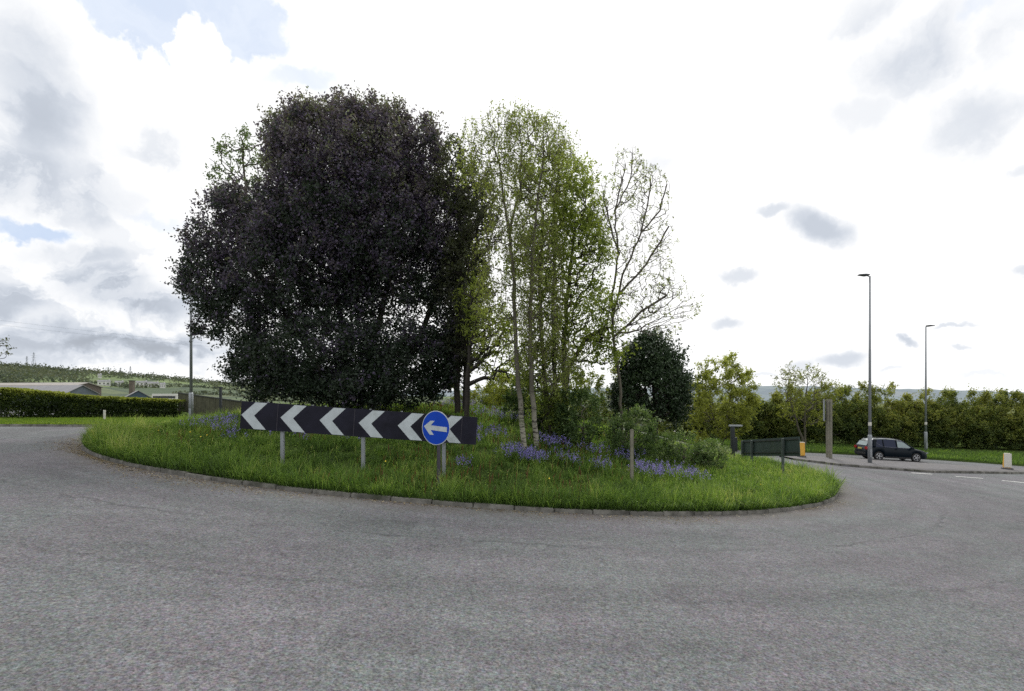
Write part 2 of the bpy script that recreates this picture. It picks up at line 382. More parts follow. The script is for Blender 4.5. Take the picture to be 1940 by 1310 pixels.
# grey parts a little blue
tintc = t.mix(t.rng(bright, .55, 1.15), (.875, .955, 1.085), (1, 1, 1.0))
cl = t.vec('MULTIPLY', tintc, (1, 1, 1)); cl = t.vec('SCALE', cl, lum)
holes = union([(.68, t.math('MULTIPLY', blob(340, 20, 210, 125, 1.0, .85, PC), t.math('SUBTRACT', 1, blob(385, 130, 62, 92, 1.05, .9, PC)))), (.9, blob(60, 432, 85, 24, 1.0, .5)), (.5, blob(560, 160, 110, 34, 1, .3, None, -20)), (.3, blob(1890, 20, 40, 30, 1, .3)), (.35, blob(300, 410, 60, 14))])
blue = t.mix(.45, (6.2, 7.7, 10.3), t.vec('SCALE', sky.outputs[0], 1.0))
blue = t.mix(.75, blue, t.mix(t.rng(bil, .35, .6), (5.6, 6.9, 9.2), (7.4, 8.4, 10.0)))
final = t.mix(holes, cl, blue)
hz = t.rng(EL, .10, .0, 0, .35)
final = t.mix(hz, final, (9.6, 9.9, 10.3))
# below the horizon
final = t.mix(t.rng(EL, 0, -.06), final, (2, 2.1, 1.9))
t.l.new(final, bg.inputs[0])

# ------------------------------------------------------------------ ground
def grid(name, xs, ys, fz, mat, keep=None, smooth=True, kind='structure', label=None):
    X, Y = np.meshgrid(xs, ys); Z = fz(X, Y); V = np.stack([X.ravel(), Y.ravel(), Z.ravel()], 1)
    nx, ny = len(xs), len(ys); i, j = np.meshgrid(np.arange(nx-1), np.arange(ny-1)); a = (j*nx+i).ravel()
    q = np.stack([a, a+1, a+nx+1, a+nx], 1)
    o = link(name, mesh_np(name, V, q, smooth=smooth), mat); tag(o, label, kind=kind); return o
def polar_ground():
    az = np.linspace(-math.pi, math.pi, 361); rr = np.concatenate([np.linspace(0, 90, 46), np.geomspace(95, 9000, 50)])
    A, Q = np.meshgrid(az, rr); X = Q*np.sin(A); Y = Q*np.cos(A)
    near = H(X)-.2; right = sm(-.25, .5, A)
    far = -6*(1-right)-16*right
    Z = near*(1-sm(70, 260, Q))+far*sm(70, 260, Q)
    V = np.stack([X.ravel(), Y.ravel(), Z.ravel()], 1); n = len(az)
    i, j = np.meshgrid(np.arange(n-1), np.arange(len(rr)-1)); a = (j*n+i).ravel()
    o = link('ground', mesh_np('ground', V, np.stack([a, a+n, a+n+1, a+1], 1), smooth=True), M['plain']); tag(o, kind='structure')
polar_ground()
grid('road', np.arange(-75, 76, 1.), np.arange(-25, 80, 1.5), lambda X, Y: H(X), M['road'])

SKY = [(-400, 668), (0, 693), (100, 701), (170, 706), (300, 717), (430, 728), (520, 738), (640, 748), (900, 752), (1200, 753)]
def skyline(px): return np.interp(px, [p for p, _ in SKY], [q for _, q in SKY])
def hill_z(px, Q):                     # near-left hillside
    az = np.arctan((px-CX)/F); ridge = (HY-skyline(px))/F*np.cos(az)*900+2.5
    u = np.clip((Q-260)/(900-260), 0, 1); b = np.clip((Q-900)/900, 0, 1)
    prof = u**1.15
    return -6+(ridge+6)*prof*(1-b**2*.6)+np.sin(px*.02+Q*.01)*1.2*u*(1-u)*4-np.where(u <= 0, .5, 0)
def hillside():
    pxs = np.linspace(-600, 1300, 120); Qs = np.concatenate([np.linspace(240, 900, 40), np.linspace(950, 1700, 10)])
    PX, Q = np.meshgrid(pxs, Qs); A = np.arctan((PX-CX)/F)
    V = np.stack([(Q*np.sin(A)).ravel(), (Q*np.cos(A)).ravel(), hill_z(PX, Q).ravel()], 1); n = len(pxs)
    i, j = np.meshgrid(np.arange(n-1), np.arange(len(Qs)-1)); a = (j*n+i).ravel()
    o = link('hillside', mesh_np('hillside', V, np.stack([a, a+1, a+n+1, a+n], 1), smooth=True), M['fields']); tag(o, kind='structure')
hillside()
def far_hill():
    pxs = np.linspace(700, 3200, 260); Qs = np.linspace(2500, 4400, 30)
    top = np.interp(pxs, [700, 1000, 1300, 1420, 1560, 1640, 1800, 1940, 2400, 3200], [742, 738, 734, 732, 733, 736, 739, 744, 752, 753])
    top = top+np.sin(pxs*.06)*.5+np.sin(pxs*.17+1)*.35+rng.normal(0, .22, len(pxs))
    PX, Q = np.meshgrid(pxs, Qs); A = np.arctan((PX-CX)/F)
    ridge = (HY-top)/F*np.cos(A[0])*4000+2.5
    u = np.clip((Q-2500)/1500, 0, 1); Z = -16+(ridge[None]+16)*np.sin(u*math.pi/2)**1.2-np.clip(Q-4000, 0, None)*.15
    V = np.stack([(Q*np.sin(A)).ravel(), (Q*np.cos(A)).ravel(), Z.ravel()], 1); n = len(pxs)
    i, j = np.meshgrid(np.arange(n-1), np.arange(len(Qs)-1)); a = (j*n+i).ravel()
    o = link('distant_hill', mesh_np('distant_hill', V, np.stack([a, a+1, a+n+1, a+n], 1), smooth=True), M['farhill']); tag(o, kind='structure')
far_hill()

# ---- raised areas bounded by a kerb: outline polygon (x, y), triangulated on a grid
def inside(poly, x, y):
    c = np.zeros(np.shape(x), bool); n = len(poly)
    for i in range(n):
        x0, y0 = poly[i]; x1, y1 = poly[(i+1) % n]
        if y0 == y1: continue
        c ^= ((y0 > y) != (y1 > y)) & (x < (x1-x0)*(y-y0)/(y1-y0)+x0)
    return c
def strip_between(name, near, far, dz, mat, nx=90, ny=6, bump=0):   # near/far: functions x -> y ; xs list
    xs = np.linspace(near[0][0], near[-1][0], nx)
    yn = np.interp(xs, *zip(*near)); yf = np.interp(xs, *zip(*far))
    V = []
    rows = [0]+list(np.linspace(0, 1, ny))+[1]
    for k, u in enumerate(rows):
        y = yn*(1-u)+yf*u
        z = H(xs)+(dz if 0 < k < len(rows)-1 else -.1)
        if 0 < k < len(rows)-1 and bump: z = z+bump*math.sin(math.pi*u)
        V.append(np.stack([xs, y, z], 1))
    V = np.concatenate(V); i, j = np.meshgrid(np.arange(nx-1), np.arange(len(rows)-1)); a = (j*nx+i).ravel()
    o = link(name, mesh_np(name, V, np.stack([a, a+1, a+nx+1, a+nx], 1)), mat); tag(o, kind='structure'); return o
def kerb_run(name, pts, h=.11, wd=.14, step=.92):
    mb = MB(); P = [np.array(p, float) for p in pts]; d = [0]
    for a, b in zip(P, P[1:]): d.append(d[-1]+np.linalg.norm(b-a))
    L = d[-1]; n = max(1, int(L/step)); f = lambda s: np.array([np.interp(s, d, [p[0] for p in P]), np.interp(s, d, [p[1] for p in P])])
    for k in range(n):
        a, b = f(L*k/n), f(L*(k+.985)/n); m = (a+b)/2; v = b-a; ln = np.linalg.norm(v); yaw = math.atan2(v[1], v[0])
        hz = random.uniform(-.012, .012); slope = math.atan2(float(H(b[0])-H(a[0])), ln)
        Mx = Matrix.Rotation(yaw+random.uniform(-.012, .012), 3, 'Z') @ Matrix.Rotation(-slope, 3, 'Y')
        mb.box((m[0], m[1], float(H(m[0]))+hz+h/2-.06), (ln, wd, h+.12), Mx)
    o = mb.build(name, M['kerb'], bevel=.012); tag(o, kind='structure'); return o
# left verge
lv = [gnd(-500, 812), gnd(-200, 809), gnd(0, 808.5), gnd(110, 808.5), gnd(200, 809), gnd(300, 809)]
lv = [(p[0], p[1]) for p in lv]; lv = sorted(lv)
lv.append((lv[-1][0]+4, lv[-1][1]+7)); lv.append((-10., 46.)); lv.append((-2., 49.))
strip_between('verge', lv, [(lv[0][0], 75), (lv[-1][0], 75)], .11, M['soil'], 120, 8)
kerb_run('verge_kerb', lv)
# right verge beyond the far carriageway
rv = sorted([gnd(1350, 852), gnd(1480, 856), gnd(1560, 859.5), gnd(1660, 865), gnd(1757, 871), gnd(1850, 877), gnd(1940, 884), gnd(2100, 893)])
rv.append((rv[-1][0]+8, rv[-1][1]-4)); rv.append((75., rv[-1][1]-8))
strip_between('verge', rv, [(rv[0][0], 78), (rv[-1][0], 78)], .1, M['soil'], 120, 8)
# splitter island
sn = sorted([gnd(1505, 872), gnd(1545, 877), gnd(1600, 884), gnd(1700, 891.5), gnd(1765, 896), gnd(1860, 897.5), gnd(1940, 898.5), gnd(2300, 900)])
sf = sorted([gnd(1505, 867.5), gnd(1545, 867), gnd(1600, 870), gnd(1700, 876), gnd(1765, 881), gnd(1860, 887), gnd(1940, 892), gnd(2300, 897)])
sfx = [(sn[0][0], np.interp(sn[0][0], *zip(*sf)))]+[p for p in sf if sn[0][0] < p[0] < sn[-1][0]]+[(sn[-1][0], max(np.interp(sn[-1][0], *zip(*sf)), sn[-1][1]+1))]
sfx = [(x, max(y, np.interp(x, *zip(*sn))+.8)) for x, y in sfx]
strip_between('pavement', sn, sfx, .10, M['paving'], 80, 5)
kerb_run('splitter_kerb', sn, h=.13)
# central island
def island():
    na, nr = 220, 46; A = np.linspace(0, 2*math.pi, na, endpoint=False); rr = (IR-.08)*np.sqrt(np.linspace(0, 1, nr))
    AA, Q = np.meshgrid(A, rr); X = ISL[0]+Q*np.cos(AA); Y = ISL[1]+Q*np.sin(AA)
    Z = HI(X, Y)+.05*np.sin(X*1.7+Y)*np.sin(Y*1.3)*np.clip((IR-Q)/3, 0, 1); V = np.stack([X.ravel(), Y.ravel(), Z.ravel()], 1)
    i, j = np.meshgrid(np.arange(na), np.arange(nr-1)); a = (j*na+i).ravel(); b = (j*na+(i+1) % na).ravel()
    o = link('island_mound', mesh_np('island_mound', V, np.stack([a, b, b+na, a+na], 1), smooth=True), M['soil']); tag(o, kind='structure')
island()
kerb_run('island_kerb', [(ISL[0]+IR*math.cos(a), ISL[1]+IR*math.sin(a)) for a in np.linspace(0, 2*math.pi, 181)], h=.085)
# painted dashes
def dash(pa, pb, wd):
    a = np.array(gnd(*pa)); b = np.array(gnd(*pb)); v = b-a; n = np.array([-v[1], v[0]])/np.linalg.norm(v)*wd/2
    P = [a-n, b-n, b+n, a+n]; V = [(p[0], p[1], float(H(p[0]))+.008) for p in P]
    o = MB().add(V, [(0, 1, 2, 3)]).build('road_marking', M['paint']); tag(o, kind='structure')
dash((1727, 896.5), (1766, 899), .22); dash((1810, 903), (1862, 907), .22); dash((1898, 911), (1950, 916), .24)

# ------------------------------------------------------------------ foliage
def blades(name, P, h, w, mat, lean=.45, var=None, parent=None, taper=.6, ang=None):
    N = len(P); th = rng.uniform(0, 2*math.pi, N); side = np.stack([np.cos(th), np.sin(th), np.zeros(N)], 1)
    ph = 3.0*vnoise(P[:, 0], P[:, 1], 2.2, 77)+rng.normal(0, .8, N) if ang is None else ang; L = rng.uniform(0, lean, N)*h
    ld = np.stack([np.cos(ph)*L, np.sin(ph)*L, np.zeros(N)], 1)
    up = np.array([0, 0, 1.]); h_ = h[:, None]; w_ = w[:, None]
    mid = P+up*h_*.6+ld*.35; tip = P+up*h_*np.clip(1-(L/h)[:, None]**2*.4, .4, 1)+ld
    V = np.stack([P-side*w_*.5, P+side*w_*.5, mid+side*w_*.5*taper, mid-side*w_*.5*taper, tip], 1).reshape(-1, 3)
    b = np.arange(N)*5
    q = np.stack([b, b+1, b+2, b+3], 1); tr = np.stack([b+3, b+2, b+4], 1)
    if var is None: var = rng.uniform(.2, .8, N)
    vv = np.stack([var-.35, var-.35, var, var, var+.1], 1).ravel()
    return link(name, mesh_np(name, V, q, tr, np.clip(vv, 0, 1)), mat, parent)
def vnoise(x, y, s, seed=0):
    r = np.random.default_rng(seed); o = np.zeros(np.shape(x))
    for k in range(5):
        a, b, c = r.uniform(-1, 1, 3)*s*(1+k*.7), r.uniform(-1, 1, 3)*s*(1+k*.7), r.uniform(0, 6, 3)
        o = o+np.sin(a[0]*x+b[0]*y+c[0])*np.sin(a[1]*x+b[1]*y+c[1])/(1+k*.4)
    return o/2.2
def leaves(P, size, var, aspect=.55, flat=0):
    N = len(P); u = rng.normal(size=(N, 3)); u /= np.linalg.norm(u, axis=1)[:, None]
    v = rng.normal(size=(N, 3)); v -= u*(u*v).sum(1)[:, None]; v /= np.linalg.norm(v, axis=1)[:, None]
    if flat: u[:, 2] *= (1-flat); v[:, 2] *= (1-flat)
    s = size[:, None]; V = np.stack([P-u*s*.5, P+v*s*aspect*.5-u*s*.05, P+u*s*.5, P-v*s*aspect*.5-u*s*.05], 1).reshape(-1, 3)
    return V, np.arange(4*N).reshape(-1, 4), np.repeat(np.clip(var, 0, 1), 4)
def leafmesh(name, P, size, var, mat, parent=None, aspect=.55, flat=0, world=False):
    V, q, vv = leaves(P, size, var, aspect, flat)
    return link(name, mesh_np(name, V, q, None, vv), mat, parent, world)

# island grass
def island_grass():
    def samp(n, dens):
        x = rng.uniform(ISL[0]-IR, ISL[0]+IR, n); y = rng.uniform(ISL[1]-IR, ISL[1]+IR, n)
        r = np.hypot(x-ISL[0], y-ISL[1]); k = (r < IR-.02) & (rng.uniform(size=n) < dens(x, y, r)); return x[k], y[k], r[k]
    dens = lambda x, y, r: np.clip(1.25-(np.hypot(x, y)-13)/20, .12, 1)
    tx, ty, r = samp(17000, dens); nt_ = len(tx)
    th_ = np.clip(.27+.10*sm(-7, -13, tx)+.09*sm(3, 10, tx)+.08*vnoise(tx, ty, .45, 2)+.10*vnoise(tx, ty, 1.7, 12), .10, .5)*rng.uniform(.5, 1.5, nt_)*(1+.6*sm(2.0, .2, IR-r))
    tv = .47+.17*vnoise(tx, ty, 1.6, 1)+.10*vnoise(tx, ty, .45, 2)+rng.normal(0, .13, nt_)+.14*sm(4, 12, tx)+.15*sm(-8, -15, tx)-.14*np.exp(-((tx+3)/5)**2)*sm(21, 15, ty)  # last term: shade around the chevron board put into the blade tone
    per = 26; c_ = np.repeat(np.arange(nt_), per); m = len(c_)
    a = rng.uniform(0, 2*math.pi, m); q = np.sqrt(rng.uniform(size=m))*.13; x = tx[c_]+q*np.cos(a); y = ty[c_]+q*np.sin(a)
    rr_ = np.hypot(x-ISL[0], y-ISL[1]); k = rr_ < IR-.01; x, y, a, c_ = x[k], y[k], a[k], c_[k]; m = len(x)
    h = th_[c_]*rng.uniform(.55, 1.2, m)
    P = np.stack([x, y, HI(x, y)-.02], 1)
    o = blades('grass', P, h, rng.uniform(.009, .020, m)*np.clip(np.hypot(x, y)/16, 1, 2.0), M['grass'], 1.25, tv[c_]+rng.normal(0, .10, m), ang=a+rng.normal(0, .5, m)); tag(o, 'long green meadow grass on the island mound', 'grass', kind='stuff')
    # thin pale seed stalks standing above the leaves
    x, y, r = samp(7000, dens); P = np.stack([x, y, HI(x, y)], 1)
    o = blades('grass_stalks', P, rng.uniform(.3, .55, len(x)), rng.uniform(.006, .011, len(x)), M['grass'], .8, .82+rng.normal(0, .12, len(x)), taper=1.2); tag(o, 'pale seed stalks standing above the island grass', 'grass stalks', kind='stuff')
    # the shaggy fringe lying over the kerb
    n = 52000; a = rng.uniform(0, 2*math.pi, n); q = IR-rng.uniform(-.03, .40, n)
    k = np.sin(a) < .35; a, q = a[k], q[k]
    x = ISL[0]+q*np.cos(a); y = ISL[1]+q*np.sin(a); keep = vnoise(x, y, .8, 4)+.5*vnoise(x, y, 2.6, 44)+.38+.4*sm(-11, -15, x)+.35*sm(2, 5, x) > rng.uniform(-.4, .9, len(x)); x, y, a = x[keep], y[keep], a[keep]
    P = np.stack([x, y, H(x)+.08], 1); h = rng.uniform(.12, .42, len(x))*(1+.5*vnoise(x, y, 2.5, 5))
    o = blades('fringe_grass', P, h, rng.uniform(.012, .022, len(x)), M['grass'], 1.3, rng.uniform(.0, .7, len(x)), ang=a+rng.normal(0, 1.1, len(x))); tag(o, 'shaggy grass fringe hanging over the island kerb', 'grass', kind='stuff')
    # broad leaved weeds between the blades
    n = 70000; x = rng.uniform(-17, 14, n); y = rng.uniform(12.5, 32, n); r = np.hypot(x-ISL[0], y-ISL[1])
    k = (r < IR+.05) & (vnoise(x, y, 1.3, 15)+.4*vnoise(x, y, 4, 16) > rng.uniform(-.5, .9, n)); x, y, r = x[k], y[k], r[k]
    P = np.stack([x, y, np.where(r < IR-.08, HI(x, y), H(x)+.1)+rng.uniform(.02, .30, len(x))*(.8+.3*vnoise(x, y, 1.3, 15))], 1)
    o = leafmesh('meadow_weeds', P, rng.uniform(.03, .09, len(x))*np.clip(np.hypot(x, y)/18, 1, 2), .50+.25*vnoise(x, y, .9, 17)+rng.normal(0, .16, len(x)), M['grass'], aspect=.45); tag(o, 'broad leaved weeds growing through the island grass', 'weeds', kind='stuff')
    # sorrel
    n = 10000; x = rng.uniform(-14, 13, n); y = rng.uniform(13, 30, n); r = np.hypot(x-ISL[0], y-ISL[1])
    k = (r < IR-.3) & (vnoise(x, y, .5, 7) > rng.uniform(-.2, .8, n)) & (x < 4+rng.normal(0, 2, n)); x, y = x[k], y[k]
    P = np.stack([x, y, HI(x, y)], 1); o = blades('sorrel', P, rng.uniform(.18, .38, len(x)), rng.uniform(.012, .022, len(x)), M['sorrel'], .4, taper=1.3); tag(o, 'reddish sorrel stems scattered through the island grass', 'sorrel', kind='stuff')
    # litter against the kerb
    n = 16000; a = rng.uniform(math.pi*.95, 2.03*math.pi, n); q = IR+.12+np.abs(rng.normal(0, .28, n))*(1.2+.8*np.sin(a*9))
    x = ISL[0]+q*np.cos(a); y = ISL[1]+q*np.sin(a); k = rng.uniform(size=n) < np.clip(.30+.5*vnoise(x, y, .9, 9)+.45*sm(0, -9, x)-.25*sm(2, 6, x), .03, 1); x, y = x[k], y[k]
    P = np.stack([x, y, H(x)+.012], 1)
    o = leafmesh('leaf_litter', P, rng.uniform(.03, .075, len(x)), rng.uniform(0, 1, len(x)), M['litter'], flat=.7); tag(o, 'dead leaves and grit gathered along the kerb foot', 'leaf litter', kind='stuff')
island_grass()
def verge_grass():
    n = 60000; x = rng.uniform(-50, -8, n); yn = np.interp(x, *zip(*lv)); y = yn+.1+rng.uniform(0, 1, n)**1.2*12
    P = np.stack([x, y, H(x)+.09], 1); var = .5+.2*vnoise(x, y, .5, 3)+rng.normal(0, .15, n)
    o = blades('verge_grass', P, rng.uniform(.05, .13, n), rng.uniform(.03, .05, n), M['lawn'], .9, var); tag(o, 'bright mown grass on the verge below the hedge', 'grass', kind='stuff')
    n = 45000; x = rng.uniform(rv[0][0], rv[-1][0], n); yn = np.interp(x, *zip(*rv)); y = yn+.1+rng.uniform(0, 1, n)**1.4*14
    P = np.stack([x, y, H(x)+.08], 1)
    o = blades('verge_grass', P, rng.uniform(.1, .3, n), rng.uniform(.03, .06, n), M['grass'], .8, .38+rng.normal(0, .15, n)); tag(o, 'rough green verge grass in front of the thicket', 'grass', kind='stuff')
verge_grass()

# ------------------------------------------------------------------ trees
def ell(px, py, rx, ry, Y, ry_=None, rd=None):      # crown lobe: direction, half sizes, depth -> centre + radii in metres
    c = at(px, py, Y); s = Y/F; return (np.array(c), np.array([rx*s, (rd or (rx*s+ry*s)/2*.9), ry*s]))
def sample(E, n, shell=.0):
    vol = np.array([e[1].prod() for e in E])**.7; idx = rng.choice(len(E), n, p=vol/vol.sum())
    d = rng.normal(size=(n, 3)); d /= np.linalg.norm(d, axis=1)[:, None]
    q = rng.uniform(size=n)**(1/3); q = q*(1-shell)+shell*(.72+.28*rng.uniform(size=n))
    C = np.array([e[0] for e in E])[idx]; Rr = np.array([e[1] for e in E])[idx]
    return C+d*q[:, None]*Rr
def skeleton(trunks, att, step=.45, up=.9, wig=.10):
    nodes = []; par = []; fixed = []
    for T in trunks:
        T = [np.array(p, float) for p in T]; first = True
        for a, b in zip(T, T[1:]):
            n = max(2, int(np.linalg.norm(b-a)/step))
            for k in range(0 if first else 1, n+1):
                nodes.append(a+(b-a)*k/n+(rng.normal(0, .02, 3) if k else 0)); par.append(-1 if first else len(nodes)-2); first = False
    nt = len(nodes)
    base = np.array(nodes); dmin = np.array([np.min(np.linalg.norm(base-p, axis=1)) for p in att]); att = att[np.argsort(dmin)]
    buf = np.zeros((nt+len(att)*14, 3)); buf[:nt] = base; cnt = nt; tips = []
    for p in att:
        d = buf[:cnt]-p; dist = np.sqrt((d**2).sum(1)); cost = dist+up*np.clip(d[:, 2]+.25*dist, 0, None)
        j = int(np.argmin(cost)); a = buf[j].copy(); L = dist[j]
        n = int(min(12, max(1, round(L/step)))); last = j
        sag = np.array([0, 0, .12*L])
        for k in range(1, n+1):
            u = k/n; q = a+(p-a)*u+sag*math.sin(math.pi*u)*.8+(rng.normal(0, wig*step, 3) if k < n else 0)
            buf[cnt] = q; par.append(last); last = cnt; cnt += 1
        tips.append(last)
    return buf[:cnt], np.array(par), np.array(tips), nt
def tree(name, label, cat, base, trunks, E, leafm, barkm, nat=300, nleaf=8000, lsize=.1, spread=.35, r0=.014, pw=.46, rtr=None, shell=.25, group=None, aspect=.55, step=.45, wig=.1, droop=0, up=.9, varb=.5, extra=0, zlight=.0, sides=5, flower=None, branches=True, clumpy=1.0, fill=0, shoot=1.0):
    root = empty(name, base, label, cat, group=group); b0 = np.array(base)
    att = sample(E, nat, shell); att[:, 2] = np.maximum(att[:, 2], b0[2]+.15)
    N, par, tips, nt = skeleton(trunks, att, step, up, wig)
    n = len(N); c = np.zeros(n); c[tips] = 1
    for i in range(n-1, -1, -1):
        if par[i] >= 0: c[par[i]] += c[i]
    rad = r0*np.maximum(c, .6)**pw
    if rtr:
        zz = N[:nt, 2]; rad[:nt] = np.maximum(rad[:nt]*.6, rtr*np.clip(1-(zz-zz.min())/(np.ptp(zz)+.01), 0, 1)**.8+.015)
    if rtr: rad[:nt] = np.minimum(rad[:nt], r0*3.2*np.maximum(c[:nt], .3)**.5)
    ch = np.where(par >= 0)[0]; a = par[ch]
    def tubes(sel, nm, S):
        if len(sel) == 0: return
        i1, i0 = sel, par[sel]; A, B = N[i0], N[i1]; d = B-A; ln = np.linalg.norm(d, axis=1)[:, None]+1e-6; d /= ln
        ref = np.where(np.abs(d[:, 2:3]) < .9, [[0, 0, 1.]], [[1., 0, 0]]); u = np.cross(d, ref); u /= np.linalg.norm(u, axis=1)[:, None]; v = np.cross(d, u)
        # a continuous frame: use the world axes for near vertical members so rings meet
        k = np.arange(S)*2*math.pi/S
        ring = u[:, None, :]*np.cos(k)[None, :, None]+v[:, None, :]*np.sin(k)[None, :, None]
        ra = np.minimum(rad[i0], rad[i1]*1.35)[:, None, None]; rb = rad[i1][:, None, None]
        ext = np.minimum(rad[i1][:, None]*.35, ln*.3)
        V = np.concatenate([(A-d*ext)[:, None]+ring*ra, (B+d*ext*.3)[:, None]+ring*rb], 1).reshape(-1, 3)-b0
        m = len(sel); bb = (np.arange(m)*2*S)[:, None]; kk = np.arange(S)[None]; k2 = (kk+1) % S
        q = np.stack([bb+kk, bb+k2, bb+S+k2, bb+S+kk], 2).reshape(-1, 4)
        link(nm, mesh_np(nm, V, q, smooth=True), barkm, root)
    tubes(ch[ch < nt], 'trunk', 9)
    if branches: tubes(ch[ch >= nt], 'branches', 4)
    # foliage hangs round the thin outer wood
    thin = np.where((c <= 3) & (np.arange(n) >= nt))[0]
    wts = (1/np.maximum(c[thin], 1))*rng.uniform(.25, 1, len(thin))**clumpy; idx = rng.choice(thin, nleaf, p=wts/wts.sum())
    per = 7; ns = max(1, nleaf//per); an = idx[:ns]
    A = N[an]+np.clip(rng.normal(size=(ns, 3)), -1.6, 1.6)*spread*rng.uniform(.2, 1, ns)[:, None]
    cc = N[nt:].mean(0) if n > nt else N.mean(0)
    ax = A-cc; ax /= np.linalg.norm(ax, axis=1)[:, None]+1e-6
    if droop: ax = ax*.35+rng.normal(0, .18, (ns, 3)); ax[:, 2] = -1.0; Ls = rng.uniform(.25, 1.0, ns)*droop*3
    else: ax = ax*.8+rng.normal(0, .5, (ns, 3)); ax[:, 2] += .55*shoot; Ls = lsize*rng.uniform(1.2, 2.8, ns)*shoot
    ax /= np.linalg.norm(ax, axis=1)[:, None]
    tt = rng.uniform(0, 1, (ns, per)); P = A[:, None]+ax[:, None]*(tt*Ls[:, None])[:, :, None]+rng.normal(0, lsize*(.38/shoot**.3 if not droop else .45), (ns, per, 3))
    P = P.reshape(-1, 3); idl = np.repeat(an, per)
    if fill:
        nf = int(fill*ns)*per; Q_ = np.repeat(sample(E, nf//per, 0), per, 0)+rng.normal(0, lsize*1.1, (nf//per*per, 3)); P = np.concatenate([P, Q_]); idl = np.concatenate([idl, rng.choice(thin, len(Q_))])
    nleaf = len(P)
    nv = rng.normal(0, .10, n); sv = np.repeat(rng.normal(0, .12, nleaf//per), per)
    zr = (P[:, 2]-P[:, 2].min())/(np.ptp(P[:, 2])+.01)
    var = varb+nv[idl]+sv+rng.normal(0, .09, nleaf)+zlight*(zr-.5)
    if droop:
        sd_ = np.cross(ax, rng.normal(size=(ns, 3))); sd_ /= np.linalg.norm(sd_, axis=1)[:, None]; sd_ *= .004
        e = A+ax*Ls[:, None]; V = np.stack([A-sd_*1.3, A+sd_*1.3, e+sd_*.5, e-sd_*.5], 1).reshape(-1, 3)-b0
        link('twigs', mesh_np('twigs', V, np.arange(4*ns).reshape(-1, 4)), M['twig'], root)
    P = P-b0; P[:, 2] = np.maximum(P[:, 2], -.1)
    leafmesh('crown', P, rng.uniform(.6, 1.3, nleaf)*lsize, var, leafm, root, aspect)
    return root

def col(px, pys, Y, jitter=0): return [tuple(at(p, y, Y)) for p, y in pys]
# 1. the big dark evergreen
Yo = 25.5
E = [ell(655, 330, 150, 125, Yo), ell(575, 275, 65, 60, Yo), ell(715, 262, 70, 58, Yo), ell(650, 420, 170, 150, Yo), ell(790, 320, 50, 80, Yo), ell(440, 440, 62, 80, Yo), ell(405, 535, 55, 70, Yo),
     ell(470, 590, 70, 80, Yo), ell(590, 500, 150, 140, Yo), ell(740, 480, 120, 150, Yo), ell(840, 440, 50, 110, Yo), ell(500, 680, 60, 55, Yo), ell(620, 680, 135, 88, Yo-1), ell(750, 690, 115, 82, Yo-1), ell(560, 720, 80, 45, Yo-1), ell(680, 740, 150, 34, Yo-1.5), ell(510, 725, 50, 40, Yo-.5), ell(830, 690, 40, 60, Yo-.5), ell(850, 600, 45, 100, Yo), ell(455, 700, 25, 30, Yo), ell(700, 222, 22, 28, Yo), ell(560, 235, 25, 25, Yo), ell(640, 235, 30, 22, Yo)]+[ell(px, py, 11, 26, Yo) for px, py in ((515, 258), (545, 225), (575, 216), (603, 220), (640, 215), (672, 220), (700, 206), (728, 216), (748, 222), (778, 235), (805, 245), (822, 265), (365, 470), (355, 540), (380, 610), (430, 395))]
b = on(660, Yo, 'isl', -.1)
tr = [[b, at(655, 700, Yo), at(640, 560, Yo), at(620, 400, Yo), at(600, 290, Yo)], [b+Vector((.5, 0, 0)), at(700, 680, Yo), at(740, 520, Yo), at(745, 380, Yo), at(720, 260, Yo)], [b-Vector((.5, .2, 0)), at(600, 690, Yo), at(520, 560, Yo), at(450, 470, Yo)], [b+Vector((.8, .3, 0)), at(770, 690, Yo), at(830, 560, Yo), at(850, 420, Yo)]]
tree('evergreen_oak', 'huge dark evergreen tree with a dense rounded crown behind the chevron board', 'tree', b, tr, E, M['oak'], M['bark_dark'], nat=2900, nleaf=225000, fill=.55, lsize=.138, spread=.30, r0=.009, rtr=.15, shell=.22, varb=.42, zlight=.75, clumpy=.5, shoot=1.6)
# 2. pale tree behind it
Yp = 32
b = on(500, Yp, 'isl', -.1)
tree('pale_tree', 'pale sparse leafed tree showing above the left shoulder of the dark evergreen', 'tree', b, [[b, at(490, 560, Yp), at(470, 400, Yp), at(460, 300, Yp)]],
     [ell(455, 320, 55, 62, Yp), ell(490, 280, 40, 42, Yp), ell(430, 360, 30, 45, Yp), ell(480, 420, 50, 90, Yp)], M['pale'], M['bark'], nat=260, nleaf=4200, lsize=.15, spread=.22, rtr=.14, varb=.5)
